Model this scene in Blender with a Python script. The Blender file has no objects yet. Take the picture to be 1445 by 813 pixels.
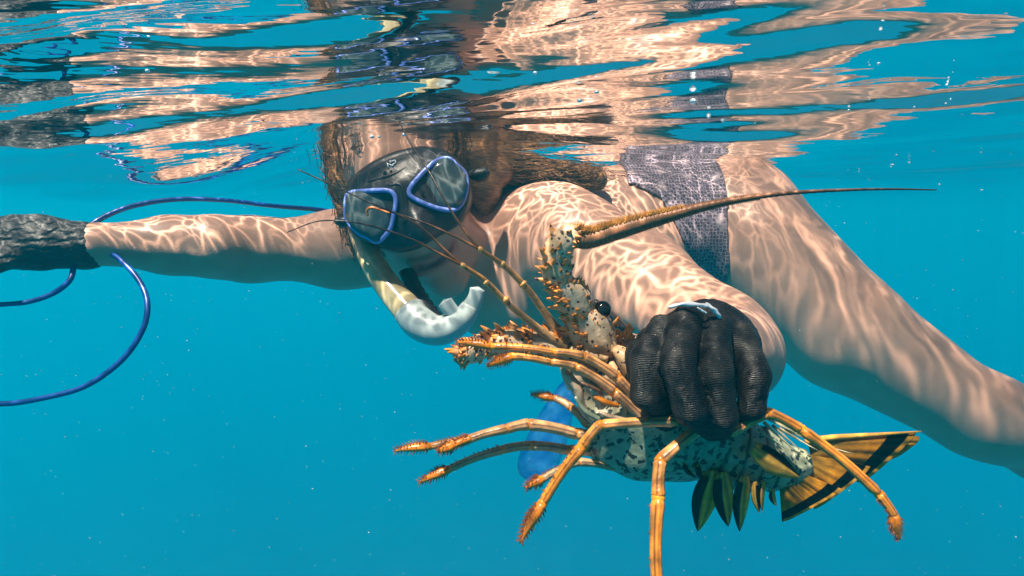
import bpy, math, random
import numpy as np
from mathutils import Vector, Matrix

S = bpy.context.scene
COL = S.collection
R = math.radians
random.seed(7)
rng = np.random.default_rng(11)

# ------------------------------------------------------------------ camera, sky, sun, exposure
F = 940.0                 # focal length in photograph pixels (width 1445)
HZ = 300.0                # pixel row of the horizon
CAMZ = -0.088             # the camera is 9 cm under the surface (z = 0)
PITCH = math.atan((406.5 - HZ) / F)
cam_d = bpy.data.cameras.new("camera")
cam_d.sensor_width = 36.0
cam_d.lens = 36.0 * F / 1445.0
cam_d.clip_start = 0.01
cam_d.clip_end = 500.0
cam = bpy.data.objects.new("camera", cam_d)
COL.objects.link(cam)
cam.location = (0, 0, CAMZ)
cam.rotation_euler = (math.pi / 2 - PITCH, 0, 0)
S.camera = cam

SUN_EL, SUN_AZ = 66.0, 218.0      # azimuth clockwise from +Y
world = bpy.data.worlds.new("World")
S.world = world
world.use_nodes = True
wn = world.node_tree
for n in list(wn.nodes):
    wn.nodes.remove(n)
sky = wn.nodes.new('ShaderNodeTexSky')
sky.sky_type = 'NISHITA'
sky.sun_disc = False
sky.sun_elevation = R(SUN_EL)
sky.sun_rotation = R(SUN_AZ)
bg = wn.nodes.new('ShaderNodeBackground')
bg.inputs['Strength'].default_value = 0.07
wo = wn.nodes.new('ShaderNodeOutputWorld')
wn.links.new(sky.outputs[0], bg.inputs[0])
wn.links.new(bg.outputs[0], wo.inputs[0])

sun_d = bpy.data.lights.new("sun", 'SUN')
sun_d.energy = 5.0
sun_d.angle = R(1.5)
sun_d.color = (1.0, 0.88, 0.72)
sun = bpy.data.objects.new("sun", sun_d)
COL.objects.link(sun)
sdir = Vector((math.sin(R(SUN_AZ)) * math.cos(R(SUN_EL)), math.cos(R(SUN_AZ)) * math.cos(R(SUN_EL)), math.sin(R(SUN_EL))))
sun.rotation_euler = sdir.to_track_quat('Z', 'Y').to_euler()
sun.location = (0, 0, 5)

S.view_settings.view_transform = 'Standard'
S.view_settings.look = 'None'
S.view_settings.exposure = 0.61
S.view_settings.gamma = 1.0
S.cycles.volume_bounces = 2
S.cycles.max_bounces = 8
S.cycles.transparent_max_bounces = 12
S.cycles.use_denoising = True
S.cycles.sample_clamp_indirect = 4.0
S.cycles.caustics_reflective = False
S.cycles.caustics_refractive = False

# ------------------------------------------------------------------ helpers
CP, SP = math.cos(PITCH), math.sin(PITCH)


def P(u, v, d):
    """A point seen at pixel (u, v) at d metres in front of the camera."""
    x = (u - 722.5) / F * d
    h = (406.5 - v) / F * d
    return np.array([x, d * CP + h * SP, CAMZ + h * CP - d * SP])


def RR(px, d):
    return px * d / F


def unit(a):
    a = np.asarray(a, float)
    return a / (np.linalg.norm(a) + 1e-12)


def tag(o, label=None, cat=None, group=None, kind=None):
    for k, v in (('label', label), ('category', cat), ('group', group), ('kind', kind)):
        if v:
            o[k] = v
    return o


def empty(name, loc):
    o = bpy.data.objects.new(name, None)
    o.location = [float(c) for c in loc]
    o.empty_display_size = 0.02
    COL.objects.link(o)
    return o


def mesh_obj(name, verts, faces, m=None, parent=None, col=None, smooth=True):
    me = bpy.data.meshes.new(name)
    verts = np.asarray(verts, dtype=np.float64)
    off = np.zeros(3)
    top = parent
    while top is not None:
        off = off + np.array(top.location)
        top = top.parent
    vv = verts - off
    if isinstance(faces, np.ndarray) and faces.ndim == 2:
        nf, k = faces.shape
        me.vertices.add(len(vv))
        me.vertices.foreach_set('co', vv.ravel())
        me.loops.add(nf * k)
        me.loops.foreach_set('vertex_index', faces.astype(np.int32).ravel())
        me.polygons.add(nf)
        me.polygons.foreach_set('loop_start', np.arange(0, nf * k, k, dtype=np.int32))
        me.update(calc_edges=True)
        me.validate()
    else:
        me.from_pydata([tuple(p) for p in vv], [], faces)
        me.update()
    if smooth:
        me.polygons.foreach_set('use_smooth', np.ones(len(me.polygons), dtype=bool))
    if col is not None:
        a = me.attributes.new('Col', 'FLOAT_COLOR', 'POINT')
        c = np.ones((len(vv), 4))
        c[:, :3] = np.asarray(col)[:, :3]
        a.data.foreach_set('color', c.ravel())
    if m:
        me.materials.append(m)
    o = bpy.data.objects.new(name, me)
    COL.objects.link(o)
    if parent is not None:
        o.parent = parent
    return o


class Geo:
    """Collects tubes, cones and plates, with a colour per vertex, into one mesh."""

    def __init__(self):
        self.v, self.f, self.c = [], [], []

    def add(self, v, f, c):
        n = len(self.v)
        self.v.extend([tuple(p) for p in v])
        self.f.extend([tuple(i + n for i in q) for q in f])
        c = np.asarray(c, float)
        if c.ndim == 1:
            c = np.tile(c, (len(v), 1))
        self.c.extend([tuple(x) for x in c])

    def tube(self, pts, rad, sides=12, squash=1.0, colf=None, col=(1, 1, 1), bump=None, closed=False, cap=True, up=None):
        pts = np.asarray(pts, float)
        n = len(pts)
        rad = np.broadcast_to(np.asarray(rad, float), (n,))
        if closed:
            t = np.roll(pts, -1, 0) - np.roll(pts, 1, 0)
        else:
            t = np.gradient(pts, axis=0)
        t /= np.linalg.norm(t, axis=1)[:, None] + 1e-12
        ref = np.array(up if up is not None else (0.05, 0.1, 1.0), float)
        V, C = [], []
        prev = None
        for i in range(n):
            if prev is None or up is not None:
                a = ref - t[i] * ref.dot(t[i])
                if np.linalg.norm(a) < 0.1:
                    a = np.array([1., 0, 0]) - t[i] * t[i][0]
            else:
                a = prev - t[i] * prev.dot(t[i])
            a = unit(a)
            prev = a
            b = np.cross(t[i], a)
            for k in range(sides):
                th = 2 * math.pi * k / sides
                r = rad[i]
                if bump:
                    r = r * bump(i / max(1, n - 1), th)
                V.append(pts[i] + a * math.cos(th) * r * squash + b * math.sin(th) * r)
                C.append(colf(i / max(1, n - 1), th) if colf else col)
        Fc = []
        m = n if closed else n - 1
        for i in range(m):
            j = (i + 1) % n
            for k in range(sides):
                l = (k + 1) % sides
                Fc.append((i * sides + k, i * sides + l, j * sides + l, j * sides + k))
        if cap and not closed:
            for e, rev in ((0, True), (n - 1, False)):
                V.append(pts[e] + t[e] * rad[e] * (0.35 if not rev else -0.35))
                C.append(C[e * sides])
                ci = len(V) - 1
                for k in range(sides):
                    l = (k + 1) % sides
                    q = (e * sides + k, e * sides + l, ci)
                    Fc.append(q[::-1] if rev else q)
        self.add(V, Fc, C)

    def spike(self, base, d, r, L, c0, c1, sides=6, bend=None):
        d = unit(d)
        bend = np.zeros(3) if bend is None else np.asarray(bend, float)
        n = 4
        pts = [base + d * L * i / n + bend * L * (i / n) ** 2 for i in range(n + 1)]
        rad = [r * (1 - (i / n)) ** 0.9 + r * 0.04 for i in range(n + 1)]
        c0, c1 = np.array(c0), np.array(c1)
        self.tube(pts, rad, sides, colf=lambda t, th: c0 * (1 - t) + c1 * t)

    def build(self, name, m, parent=None):
        return mesh_obj(name, self.v, self.f, m, parent, col=self.c)


def crom(pts, n=8, closed=False):
    """Catmull-Rom through rows of any width."""
    p = np.asarray(pts, float)
    if closed:
        q = np.vstack([p[-1], p, p[0], p[1]])
        segs = len(p)
    else:
        q = np.vstack([2 * p[0] - p[1], p, 2 * p[-1] - p[-2]])
        segs = len(p) - 1
    out = []
    for i in range(segs):
        a, b, c, d = q[i:i + 4]
        for k in range(n):
            t = k / n
            out.append(0.5 * ((2 * b) + (c - a) * t + (2 * a - 5 * b + 4 * c - d) * t * t + (3 * b - a - 3 * c + d) * t ** 3))
    if not closed:
        out.append(p[-1])
    return np.array(out)


def pathpx(rows, n=8, closed=False):
    """rows (u, v, d, r_px) -> world points and radii, smoothed."""
    q = crom(rows, n, closed)
    pts = np.array([P(*r[:3]) for r in q])
    rad = np.array([max(0.05, r[3]) * r[2] / F for r in q])
    return pts, rad


# ---- signed distance modelling
class Field:
    def __init__(self, X, Y, Z):
        self.X, self.Y, self.Z = X, Y, Z
        self.f = np.full((len(X), len(Y), len(Z)), 0.06, np.float32)

    def sub(self, lo, hi):
        s = []
        for a, l, h in ((self.X, lo[0], hi[0]), (self.Y, lo[1], hi[1]), (self.Z, lo[2], hi[2])):
            i, j = np.searchsorted(a, l), np.searchsorted(a, h)
            s.append(slice(max(0, i - 1), min(len(a), j + 1)))
        return tuple(s)

    def comb(self, s, d, k):
        f = self.f[s]
        if k <= 0:
            self.f[s] = np.minimum(f, d)
            return
        h = np.maximum(k - np.abs(f - d), 0) / k
        self.f[s] = np.minimum(f, d) - h * h * k * 0.25

    def carve(self, s, d, k):
        f = self.f[s]
        d = -d
        h = np.maximum(k - np.abs(f - d), 0) / k
        self.f[s] = np.maximum(f, d) + h * h * k * 0.25

    def cap(self, a, b, ra, rb, k=0.02, cut=False):
        a, b = np.asarray(a, float), np.asarray(b, float)
        m = max(ra, rb) + 0.06
        s = self.sub(np.minimum(a, b) - m, np.maximum(a, b) + m)
        x = self.X[s[0]][:, None, None] - a[0]
        y = self.Y[s[1]][None, :, None] - a[1]
        z = self.Z[s[2]][None, None, :] - a[2]
        ba = b - a
        L2 = ba.dot(ba) + 1e-12
        t = np.clip((x * ba[0] + y * ba[1] + z * ba[2]) / L2, 0, 1)
        d = np.sqrt((x - t * ba[0]) ** 2 + (y - t * ba[1]) ** 2 + (z - t * ba[2]) ** 2) - (ra + (rb - ra) * t)
        (self.carve if cut else self.comb)(s, d.astype(np.float32), k)

    def chain(self, pts, rs, k=0.02):
        for i in range(len(pts) - 1):
            self.cap(pts[i], pts[i + 1], rs[i], rs[i + 1], k)

    def ell(self, c, ax, r, k=0.02, cut=False):
        c = np.asarray(c, float)
        m = max(r) + 0.06
        s = self.sub(c - m, c + m)
        x = self.X[s[0]][:, None, None] - c[0]
        y = self.Y[s[1]][None, :, None] - c[1]
        z = self.Z[s[2]][None, None, :] - c[2]
        k0 = 0
        k1 = 0
        for a, q in zip(ax, r):
            p = x * a[0] + y * a[1] + z * a[2]
            k0 = k0 + (p / q) ** 2
            k1 = k1 + (p / q ** 2) ** 2
        k0, k1 = np.sqrt(k0), np.sqrt(k1) + 1e-9
        d = k0 * (k0 - 1) / k1
        (self.carve if cut else self.comb)(s, d.astype(np.float32), k)

    def mesh(self):
        return surfnets(self.f, self.X, self.Y, self.Z)


def surfnets(f, X, Y, Z):
    ins = f < 0
    nx, ny, nz = f.shape
    cnt = np.zeros((nx - 1, ny - 1, nz - 1), np.uint8)
    for a in (0, 1):
        for b in (0, 1):
            for c in (0, 1):
                cnt += ins[a:nx - 1 + a, b:ny - 1 + b, c:nz - 1 + c]
    act = np.argwhere((cnt > 0) & (cnt < 8))
    idx = np.full(cnt.shape, -1, np.int64)
    idx[act[:, 0], act[:, 1], act[:, 2]] = np.arange(len(act))
    acc = np.zeros((len(act), 3))
    num = np.zeros(len(act))
    i, j, k = act.T
    corners = [(a, b, c) for a in (0, 1) for b in (0, 1) for c in (0, 1)]
    for ca in corners:
        for ax in range(3):
            if ca[ax]:
                continue
            cb = list(ca)
            cb[ax] = 1
            fa = f[i + ca[0], j + ca[1], k + ca[2]].astype(float)
            fb = f[i + cb[0], j + cb[1], k + cb[2]].astype(float)
            m = (fa < 0) != (fb < 0)
            t = np.where(m, fa / (fa - fb + 1e-20 * (fa == fb)), 0)
            pa = np.stack([X[i + ca[0]], Y[j + ca[1]], Z[k + ca[2]]], 1)
            pb = np.stack([X[i + cb[0]], Y[j + cb[1]], Z[k + cb[2]]], 1)
            p = pa + (pb - pa) * t[:, None]
            acc[m] += p[m]
            num[m] += 1
    V = acc / num[:, None]
    quads = []
    # x edges
    for ax in range(3):
        sl0 = [slice(None)] * 3
        sl1 = [slice(None)] * 3
        sl0[ax] = slice(0, -1)
        sl1[ax] = slice(1, None)
        A, B = ins[tuple(sl0)], ins[tuple(sl1)]
        e = np.argwhere(A != B)
        o = [q for q in range(3) if q != ax]
        ok = (e[:, o[0]] > 0) & (e[:, o[1]] > 0) & (e[:, o[0]] < f.shape[o[0]] - 1) & (e[:, o[1]] < f.shape[o[1]] - 1)
        e = e[ok]
        d = []
        for (p, q) in ((-1, -1), (0, -1), (0, 0), (-1, 0)):
            c = e.copy()
            c[:, o[0]] += p
            c[:, o[1]] += q
            d.append(idx[c[:, 0], c[:, 1], c[:, 2]])
        q4 = np.stack(d, 1)
        fl = ins[e[:, 0], e[:, 1], e[:, 2]]
        if ax == 1:
            fl = ~fl
        q4[~fl] = q4[~fl][:, ::-1]
        quads.append(q4)
    Q = np.vstack(quads)
    Q = Q[(Q >= 0).all(1)]
    return V, Q


def smoothv(V, Q, it=2, lam=0.5):
    for _ in range(it):
        acc = np.zeros_like(V)
        n = np.zeros(len(V))
        for a in range(4):
            for b in ((a + 1) % 4,):
                np.add.at(acc, Q[:, a], V[Q[:, b]])
                np.add.at(acc, Q[:, b], V[Q[:, a]])
                np.add.at(n, Q[:, a], 1)
                np.add.at(n, Q[:, b], 1)
        V = V + lam * (acc / np.maximum(n, 1)[:, None] - V)
    return V


def arange(lo, hi, st):
    return np.arange(lo, hi + st, st)


def grid_fine(lo, hi, a, b, fine, coarse):
    """1-D samples: fine between a and b, coarse outside."""
    return np.concatenate([np.arange(lo, a, coarse), np.arange(a, b, fine), np.arange(b, hi, coarse)])


# ---- materials
def M(name, base=(0.5, 0.5, 0.5), rough=0.5, **kw):
    m = bpy.data.materials.new(name)
    m.use_nodes = True
    b = m.node_tree.nodes['Principled BSDF']
    b.inputs['Base Color'].default_value = (*base, 1)
    b.inputs['Roughness'].default_value = rough
    for k, v in kw.items():
        b.inputs[k.replace('_', ' ')].default_value = v
    return m


def N(m, t, **kw):
    n = m.node_tree.nodes.new(t)
    for k, v in kw.items():
        if k in n.inputs:
            n.inputs[k].default_value = v
        else:
            setattr(n, k, v)
    return n


def L(m, a, b):
    m.node_tree.links.new(a, b)


def BS(m):
    return m.node_tree.nodes['Principled BSDF']


def objco(m):
    return N(m, 'ShaderNodeNewGeometry').outputs['Position']


def noise(m, scale, detail=3, rough=0.55, vec=None):
    n = N(m, 'ShaderNodeTexNoise')
    n.inputs['Scale'].default_value = scale
    n.inputs['Detail'].default_value = detail
    n.inputs['Roughness'].default_value = rough
    L(m, vec if vec is not None else objco(m), n.inputs['Vector'])
    return n


def ramp(m, src, stops):
    r = N(m, 'ShaderNodeValToRGB')
    e = r.color_ramp.elements
    while len(e) < len(stops):
        e.new(0.5)
    for el, (p, c) in zip(e, stops):
        el.position = p
        el.color = (*c, 1) if len(c) == 3 else c
    L(m, src, r.inputs[0])
    return r.outputs[0]


def mixc(m, fac, a, b, mode='MIX'):
    n = N(m, 'ShaderNodeMix', data_type='RGBA', blend_type=mode)
    for s, i in ((fac, 0), (a, 6), (b, 7)):
        if isinstance(s, (int, float)):
            n.inputs[i].default_value = s
        elif isinstance(s, tuple):
            n.inputs[i].default_value = (*s, 1)
        else:
            L(m, s, n.inputs[i])
    return n.outputs[2]


def math_(m, op, a, b=None, c=None, clamp=False):
    n = N(m, 'ShaderNodeMath', operation=op, use_clamp=clamp)
    for i, s in enumerate((a, b, c)):
        if s is None:
            continue
        if isinstance(s, (int, float)):
            n.inputs[i].default_value = s
        else:
            L(m, s, n.inputs[i])
    return n.outputs[0]


def bump(m, src, strength=0.4, dist=0.002):
    b = N(m, 'ShaderNodeBump')
    b.inputs['Strength'].default_value = strength
    b.inputs['Distance'].default_value = dist
    L(m, src, b.inputs['Height'])
    L(m, b.outputs[0], BS(m).inputs['Normal'])
    return b


def colattr(m):
    return N(m, 'ShaderNodeAttribute', attribute_name='Col').outputs['Color']


# ------------------------------------------------------------------ the sea: volume, surface, bed
def box_mesh(name, lo, hi, m):
    v = [(x, y, z) for x in (lo[0], hi[0]) for y in (lo[1], hi[1]) for z in (lo[2], hi[2])]
    f = [(0, 1, 3, 2), (4, 6, 7, 5), (0, 4, 5, 1), (2, 3, 7, 6), (0, 2, 6, 4), (1, 5, 7, 3)]
    return mesh_obj(name, v, f, m, smooth=False)


mh = bpy.data.materials.new("water_haze")
mh.use_nodes = True
nt = mh.node_tree
for n in list(nt.nodes):
    nt.nodes.remove(n)
pv = nt.nodes.new('ShaderNodeVolumePrincipled')
HAZE_D = 0.09
pv.inputs['Density'].default_value = HAZE_D
pv.inputs['Color'].default_value = (0.001, 0.645, 0.905, 1)
pv.inputs['Anisotropy'].default_value = 0.28
om = nt.nodes.new('ShaderNodeOutputMaterial')
nt.links.new(pv.outputs[0], om.inputs['Volume'])
tag(box_mesh("haze", (-70, -70, -21), (70, 70, 0.35), mh), kind='stuff')

# sea bed, lost in the blue
gx = np.linspace(-60, 60, 90)
GX, GY = np.meshgrid(gx, gx, indexing='ij')
GZ = -18.5 + 0.5 * np.sin(GX * 0.21 + 1) * np.cos(GY * 0.17) + 0.12 * np.sin(GX * 0.9 + GY * 0.6)
ii, jj = np.meshgrid(np.arange(89), np.arange(89), indexing='ij')
q = np.stack([ii * 90 + jj, (ii + 1) * 90 + jj, (ii + 1) * 90 + jj + 1, ii * 90 + jj + 1], -1).reshape(-1, 4)
ms = M("sand", (0.45, 0.42, 0.34), 0.9)
L(ms, ramp(ms, noise(ms, 0.6, 6).outputs[0], [(0.3, (0.30, 0.30, 0.24)), (0.7, (0.52, 0.48, 0.38))]), BS(ms).inputs['Base Color'])
tag(mesh_obj("seabed", np.stack([GX, GY, GZ], -1).reshape(-1, 3), q, ms), kind='structure')


# water surface: one wavy sheet, fine near the camera, coarser towards the horizon
def spread(lo_f, hi_f, st, lo, hi, g=1.10):
    mid = list(np.arange(lo_f, hi_f, st))
    a, s = [], st
    x = lo_f
    while x > lo:
        s *= g
        x -= s
        a.append(x)
    b, s = [], st
    x = mid[-1]
    while x < hi:
        s *= g
        x += s
        b.append(x)
    return np.array(a[::-1] + mid + b)


wx = spread(-0.95, 1.1, 0.005, -58, 58, 1.06)
wy = spread(0.12, 1.5, 0.004, -58, 58, 1.05)
WX, WY = np.meshgrid(wx, wy, indexing='ij')
dx = np.gradient(wx)[:, None] + 0 * WY
dy = np.gradient(wy)[None, :] + 0 * WX
cell = np.maximum(dx, dy)
wr = np.random.default_rng(5)
WZ = np.zeros_like(WX)
WARPX = WX + 0.03 * np.sin(WY * 9 + 1.0) + 0.02 * np.sin(WX * 7 - WY * 5)
WARPY = WY + 0.03 * np.sin(WX * 8 + 0.4) + 0.015 * np.sin(WX * 17 + WY * 13)
SLOPE = 0.095
lam_list = np.geomspace(0.045, 1.1, 48)
for wi, lam in enumerate(lam_list):
    ang = (R(76) + wr.normal(0, 0.24)) if wi % 4 < 3 else (R(15) + wr.normal(0, 0.35))          # crests lie roughly across the view, tilted
    k = 2 * math.pi / lam
    slope = SLOPE * (0.95 if wi % 4 < 3 else 0.5) * wr.uniform(0.5, 1.2) / math.sqrt(len(lam_list) / 5)
    amp = slope / k
    fade = np.clip(1.5 - 4 * cell / lam, 0, 1)
    WZ += amp * fade * np.sin(k * (math.cos(ang) * WARPX + math.sin(ang) * WARPY) + wr.uniform(0, 6.28))


def pull(x, y, sx, sy, target=None, amt=None):
    global WZ
    w = np.exp(-((WX - x) / sx) ** 2 - ((WY - y) / sy) ** 2)
    if amt is None:
        i, j = np.argmin(abs(wx - x)), np.argmin(abs(wy - y))
        amt = target - WZ[i, j]
    WZ = WZ + w * amt


keep = 1 - 0.6 * np.exp(-((WX + 0.13) / 0.17) ** 2 - ((WY - 0.80) / 0.20) ** 2)
WZ = WZ * keep
pull(-0.13, 0.82, 0.20, 0.18, target=0.012)
pull(0.36, 1.12, 0.30, 0.25, target=0.0)
pull(0.04, 0.50, 0.3, 0.18, target=0.004)
pull(-0.55, 1.02, 0.36, 0.30, target=-0.068)
nxw, nyw = WX.shape
ii, jj = np.meshgrid(np.arange(nxw - 1), np.arange(nyw - 1), indexing='ij')
q = np.stack([ii * nyw + jj, (ii + 1) * nyw + jj, (ii + 1) * nyw + jj + 1, ii * nyw + jj + 1], -1).reshape(-1, 4)

mw = bpy.data.materials.new("sea_surface")
mw.use_nodes = True
nt = mw.node_tree
for n in list(nt.nodes):
    nt.nodes.remove(n)
out = N(mw, 'ShaderNodeOutputMaterial')
mix = N(mw, 'ShaderNodeMixShader')
fr = N(mw, 'ShaderNodeFresnel')
fr.inputs['IOR'].default_value = 1.333
tr = N(mw, 'ShaderNodeBsdfTransparent')
gl = N(mw, 'ShaderNodeBsdfGlossy')
gl.inputs['Roughness'].default_value = 0.0
gl.inputs['Color'].default_value = (0.97, 0.98, 0.98, 1)
L(mw, fr.outputs[0], mix.inputs[0])
L(mw, tr.outputs[0], mix.inputs[1])
L(mw, gl.outputs[0], mix.inputs[2])
L(mw, mix.outputs[0], out.inputs[0])
# fine ripples for the mirror
geo = objco(mw)
sepw = N(mw, 'ShaderNodeVectorMath', operation='MULTIPLY')
L(mw, geo, sepw.inputs[0])
sepw.inputs[1].default_value = (0.55, 1.0, 1.0)
rn = noise(mw, 16, 3, 0.5, sepw.outputs[0])
rb = N(mw, 'ShaderNodeBump')
rb.inputs['Strength'].default_value = 1.0
rb.inputs['Distance'].default_value = 0.0013
sep3 = N(mw, 'ShaderNodeVectorMath', operation='MULTIPLY')
L(mw, geo, sep3.inputs[0])
sep3.inputs[1].default_value = (0.35, 1.0, 1.0)
rn3 = noise(mw, 48, 2, 0.5, sep3.outputs[0])
L(mw, math_(mw, 'ADD', rn.outputs[0], math_(mw, 'MULTIPLY', rn3.outputs[0], 0.45)), rb.inputs['Height'])
L(mw, rb.outputs[0], gl.inputs['Normal'])
# sunlight net of the waves, painted as a pattern into the sheet's transparency
warp = noise(mw, 14, 2, 0.5)
wv = N(mw, 'ShaderNodeVectorMath', operation='SCALE')
wv.inputs['Scale'].default_value = 0.085
L(mw, warp.outputs['Color'], wv.inputs[0])
wa = N(mw, 'ShaderNodeVectorMath', operation='ADD')
L(mw, geo, wa.inputs[0])
L(mw, wv.outputs[0], wa.inputs[1])
w2 = noise(mw, 60, 1, 0.5)
wv2 = N(mw, 'ShaderNodeVectorMath', operation='SCALE')
wv2.inputs['Scale'].default_value = 0.012
L(mw, w2.outputs['Color'], wv2.inputs[0])
wa2 = N(mw, 'ShaderNodeVectorMath', operation='ADD')
L(mw, wa.outputs[0], wa2.inputs[0])
L(mw, wv2.outputs[0], wa2.inputs[1])
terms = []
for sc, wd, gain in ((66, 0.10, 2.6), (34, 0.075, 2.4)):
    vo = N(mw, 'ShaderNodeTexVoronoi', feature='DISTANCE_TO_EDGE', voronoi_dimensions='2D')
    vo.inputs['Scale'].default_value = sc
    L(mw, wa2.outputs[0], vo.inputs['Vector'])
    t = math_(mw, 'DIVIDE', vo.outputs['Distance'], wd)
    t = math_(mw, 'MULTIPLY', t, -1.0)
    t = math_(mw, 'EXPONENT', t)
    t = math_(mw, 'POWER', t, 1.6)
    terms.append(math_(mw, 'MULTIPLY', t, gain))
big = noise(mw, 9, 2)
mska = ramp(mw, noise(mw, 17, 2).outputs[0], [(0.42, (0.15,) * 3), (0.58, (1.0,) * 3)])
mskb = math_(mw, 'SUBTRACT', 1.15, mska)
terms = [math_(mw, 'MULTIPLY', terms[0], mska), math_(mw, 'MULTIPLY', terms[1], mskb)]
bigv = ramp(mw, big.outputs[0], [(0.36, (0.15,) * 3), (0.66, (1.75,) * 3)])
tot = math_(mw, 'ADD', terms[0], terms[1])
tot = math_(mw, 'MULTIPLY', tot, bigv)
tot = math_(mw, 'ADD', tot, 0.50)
# hips and legs: soft light streaks painted into the sheet's transparency replace the net
sx_ = N(mw, 'ShaderNodeSeparateXYZ')
L(mw, geo, sx_.inputs[0])
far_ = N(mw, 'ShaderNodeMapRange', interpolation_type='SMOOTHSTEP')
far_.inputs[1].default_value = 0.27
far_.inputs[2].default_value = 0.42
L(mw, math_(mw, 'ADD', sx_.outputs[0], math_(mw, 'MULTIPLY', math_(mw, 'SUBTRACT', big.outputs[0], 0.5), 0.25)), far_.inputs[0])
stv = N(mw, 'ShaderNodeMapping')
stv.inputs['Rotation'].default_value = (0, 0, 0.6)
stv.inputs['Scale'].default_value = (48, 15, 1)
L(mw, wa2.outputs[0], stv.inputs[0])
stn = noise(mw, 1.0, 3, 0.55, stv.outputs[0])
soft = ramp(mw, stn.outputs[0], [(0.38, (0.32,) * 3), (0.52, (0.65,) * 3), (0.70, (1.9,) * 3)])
dimr = N(mw, 'ShaderNodeMapRange')  # transmission colour painted darker rightwards, so the leg falls in shade
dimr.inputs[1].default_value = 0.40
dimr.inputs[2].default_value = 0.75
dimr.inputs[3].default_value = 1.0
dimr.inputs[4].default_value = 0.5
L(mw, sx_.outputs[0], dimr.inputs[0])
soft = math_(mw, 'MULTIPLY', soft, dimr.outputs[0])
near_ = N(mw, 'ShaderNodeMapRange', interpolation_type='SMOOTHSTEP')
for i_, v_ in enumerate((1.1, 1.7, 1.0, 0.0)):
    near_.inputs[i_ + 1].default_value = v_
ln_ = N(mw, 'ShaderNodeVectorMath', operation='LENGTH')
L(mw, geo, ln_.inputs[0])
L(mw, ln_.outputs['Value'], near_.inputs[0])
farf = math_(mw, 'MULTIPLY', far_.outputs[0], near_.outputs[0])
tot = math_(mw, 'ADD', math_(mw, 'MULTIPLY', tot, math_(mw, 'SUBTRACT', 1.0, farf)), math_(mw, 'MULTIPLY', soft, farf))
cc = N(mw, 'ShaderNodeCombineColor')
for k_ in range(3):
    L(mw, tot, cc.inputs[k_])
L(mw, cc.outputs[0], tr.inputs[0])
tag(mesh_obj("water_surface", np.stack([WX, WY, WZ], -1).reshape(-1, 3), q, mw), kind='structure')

# ------------------------------------------------------------------ materials of the things
m_skin = M("skin", (0.55, 0.34, 0.26), 0.42)
c = mixc(m_skin, 0.5, colattr(m_skin), ramp(m_skin, noise(m_skin, 26, 4).outputs[0], [(0.3, (0.75, 0.66, 0.62)), (0.7, (1.0, 1.0, 1.0))]), 'MULTIPLY')
L(m_skin, c, BS(m_skin).inputs['Base Color'])
bump(m_skin, noise(m_skin, 420, 3).outputs[0], 0.25, 0.0008)

m_glove = M("black_rubber_knit", (0.012, 0.012, 0.013), 0.6, Specular_IOR_Level=0.3)
n1 = N(m_glove, 'ShaderNodeTexWave')
n1.bands_direction = 'Z'
n1.inputs['Scale'].default_value = 270
n1.inputs['Distortion'].default_value = 5
n1.inputs['Detail'].default_value = 2
L(m_glove, objco(m_glove), n1.inputs['Vector'])
n2 = noise(m_glove, 70, 4)
hh = math_(m_glove, 'ADD', math_(m_glove, 'MULTIPLY', n1.outputs['Fac'], 0.35), math_(m_glove, 'MULTIPLY', n2.outputs[0], 1.0))
bump(m_glove, hh, 0.9, 0.0013)
L(m_glove, ramp(m_glove, noise(m_glove, 160, 3).outputs[0], [(0.35, (0.38,) * 3), (0.7, (0.75,) * 3)]), BS(m_glove).inputs['Roughness'])
L(m_glove, ramp(m_glove, n2.outputs[0], [(0.3, (0.004, 0.004, 0.005)), (0.75, (0.020, 0.019, 0.018))]), BS(m_glove).inputs['Base Color'])

m_glove2 = M("grey_wet_glove", (0.03, 0.035, 0.038), 0.6)
wvn = N(m_glove2, 'ShaderNodeTexWave')
wvn.wave_type = 'BANDS'
wvn.bands_direction = 'Z'
wvn.inputs['Scale'].default_value = 34
wvn.inputs['Distortion'].default_value = 6
wvn.inputs['Detail Scale'].default_value = 2.5
L(m_glove2, objco(m_glove2), wvn.inputs['Vector'])
hh = math_(m_glove2, 'ADD', wvn.outputs['Fac'], math_(m_glove2, 'MULTIPLY', noise(m_glove2, 60, 4).outputs[0], 2.0))
bump(m_glove2, hh, 0.7, 0.002)
L(m_glove2, ramp(m_glove2, noise(m_glove2, 45, 4).outputs[0], [(0.3, (0.018, 0.022, 0.026)), (0.75, (0.06, 0.06, 0.06))]), BS(m_glove2).inputs['Base Color'])

m_bik = M("reptile_print_fabric", (0.3, 0.28, 0.3), 0.75)
vo = N(m_bik, 'ShaderNodeTexVoronoi', feature='DISTANCE_TO_EDGE')
vo.inputs['Scale'].default_value = 190
vo.inputs['Randomness'].default_value = 0.45
L(m_bik, objco(m_bik), vo.inputs['Vector'])
cellc = ramp(m_bik, noise(m_bik, 30, 2).outputs[0], [(0.42, (0.045, 0.032, 0.055)), (0.58, (0.085, 0.06, 0.09)), (0.68, (0.50, 0.40, 0.40))])
lines = ramp(m_bik, vo.outputs['Distance'], [(0.05, (1, 1, 1)), (0.14, (0, 0, 0))])
L(m_bik, mixc(m_bik, lines, cellc, (0.30, 0.24, 0.28)), BS(m_bik).inputs['Base Color'])

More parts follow.
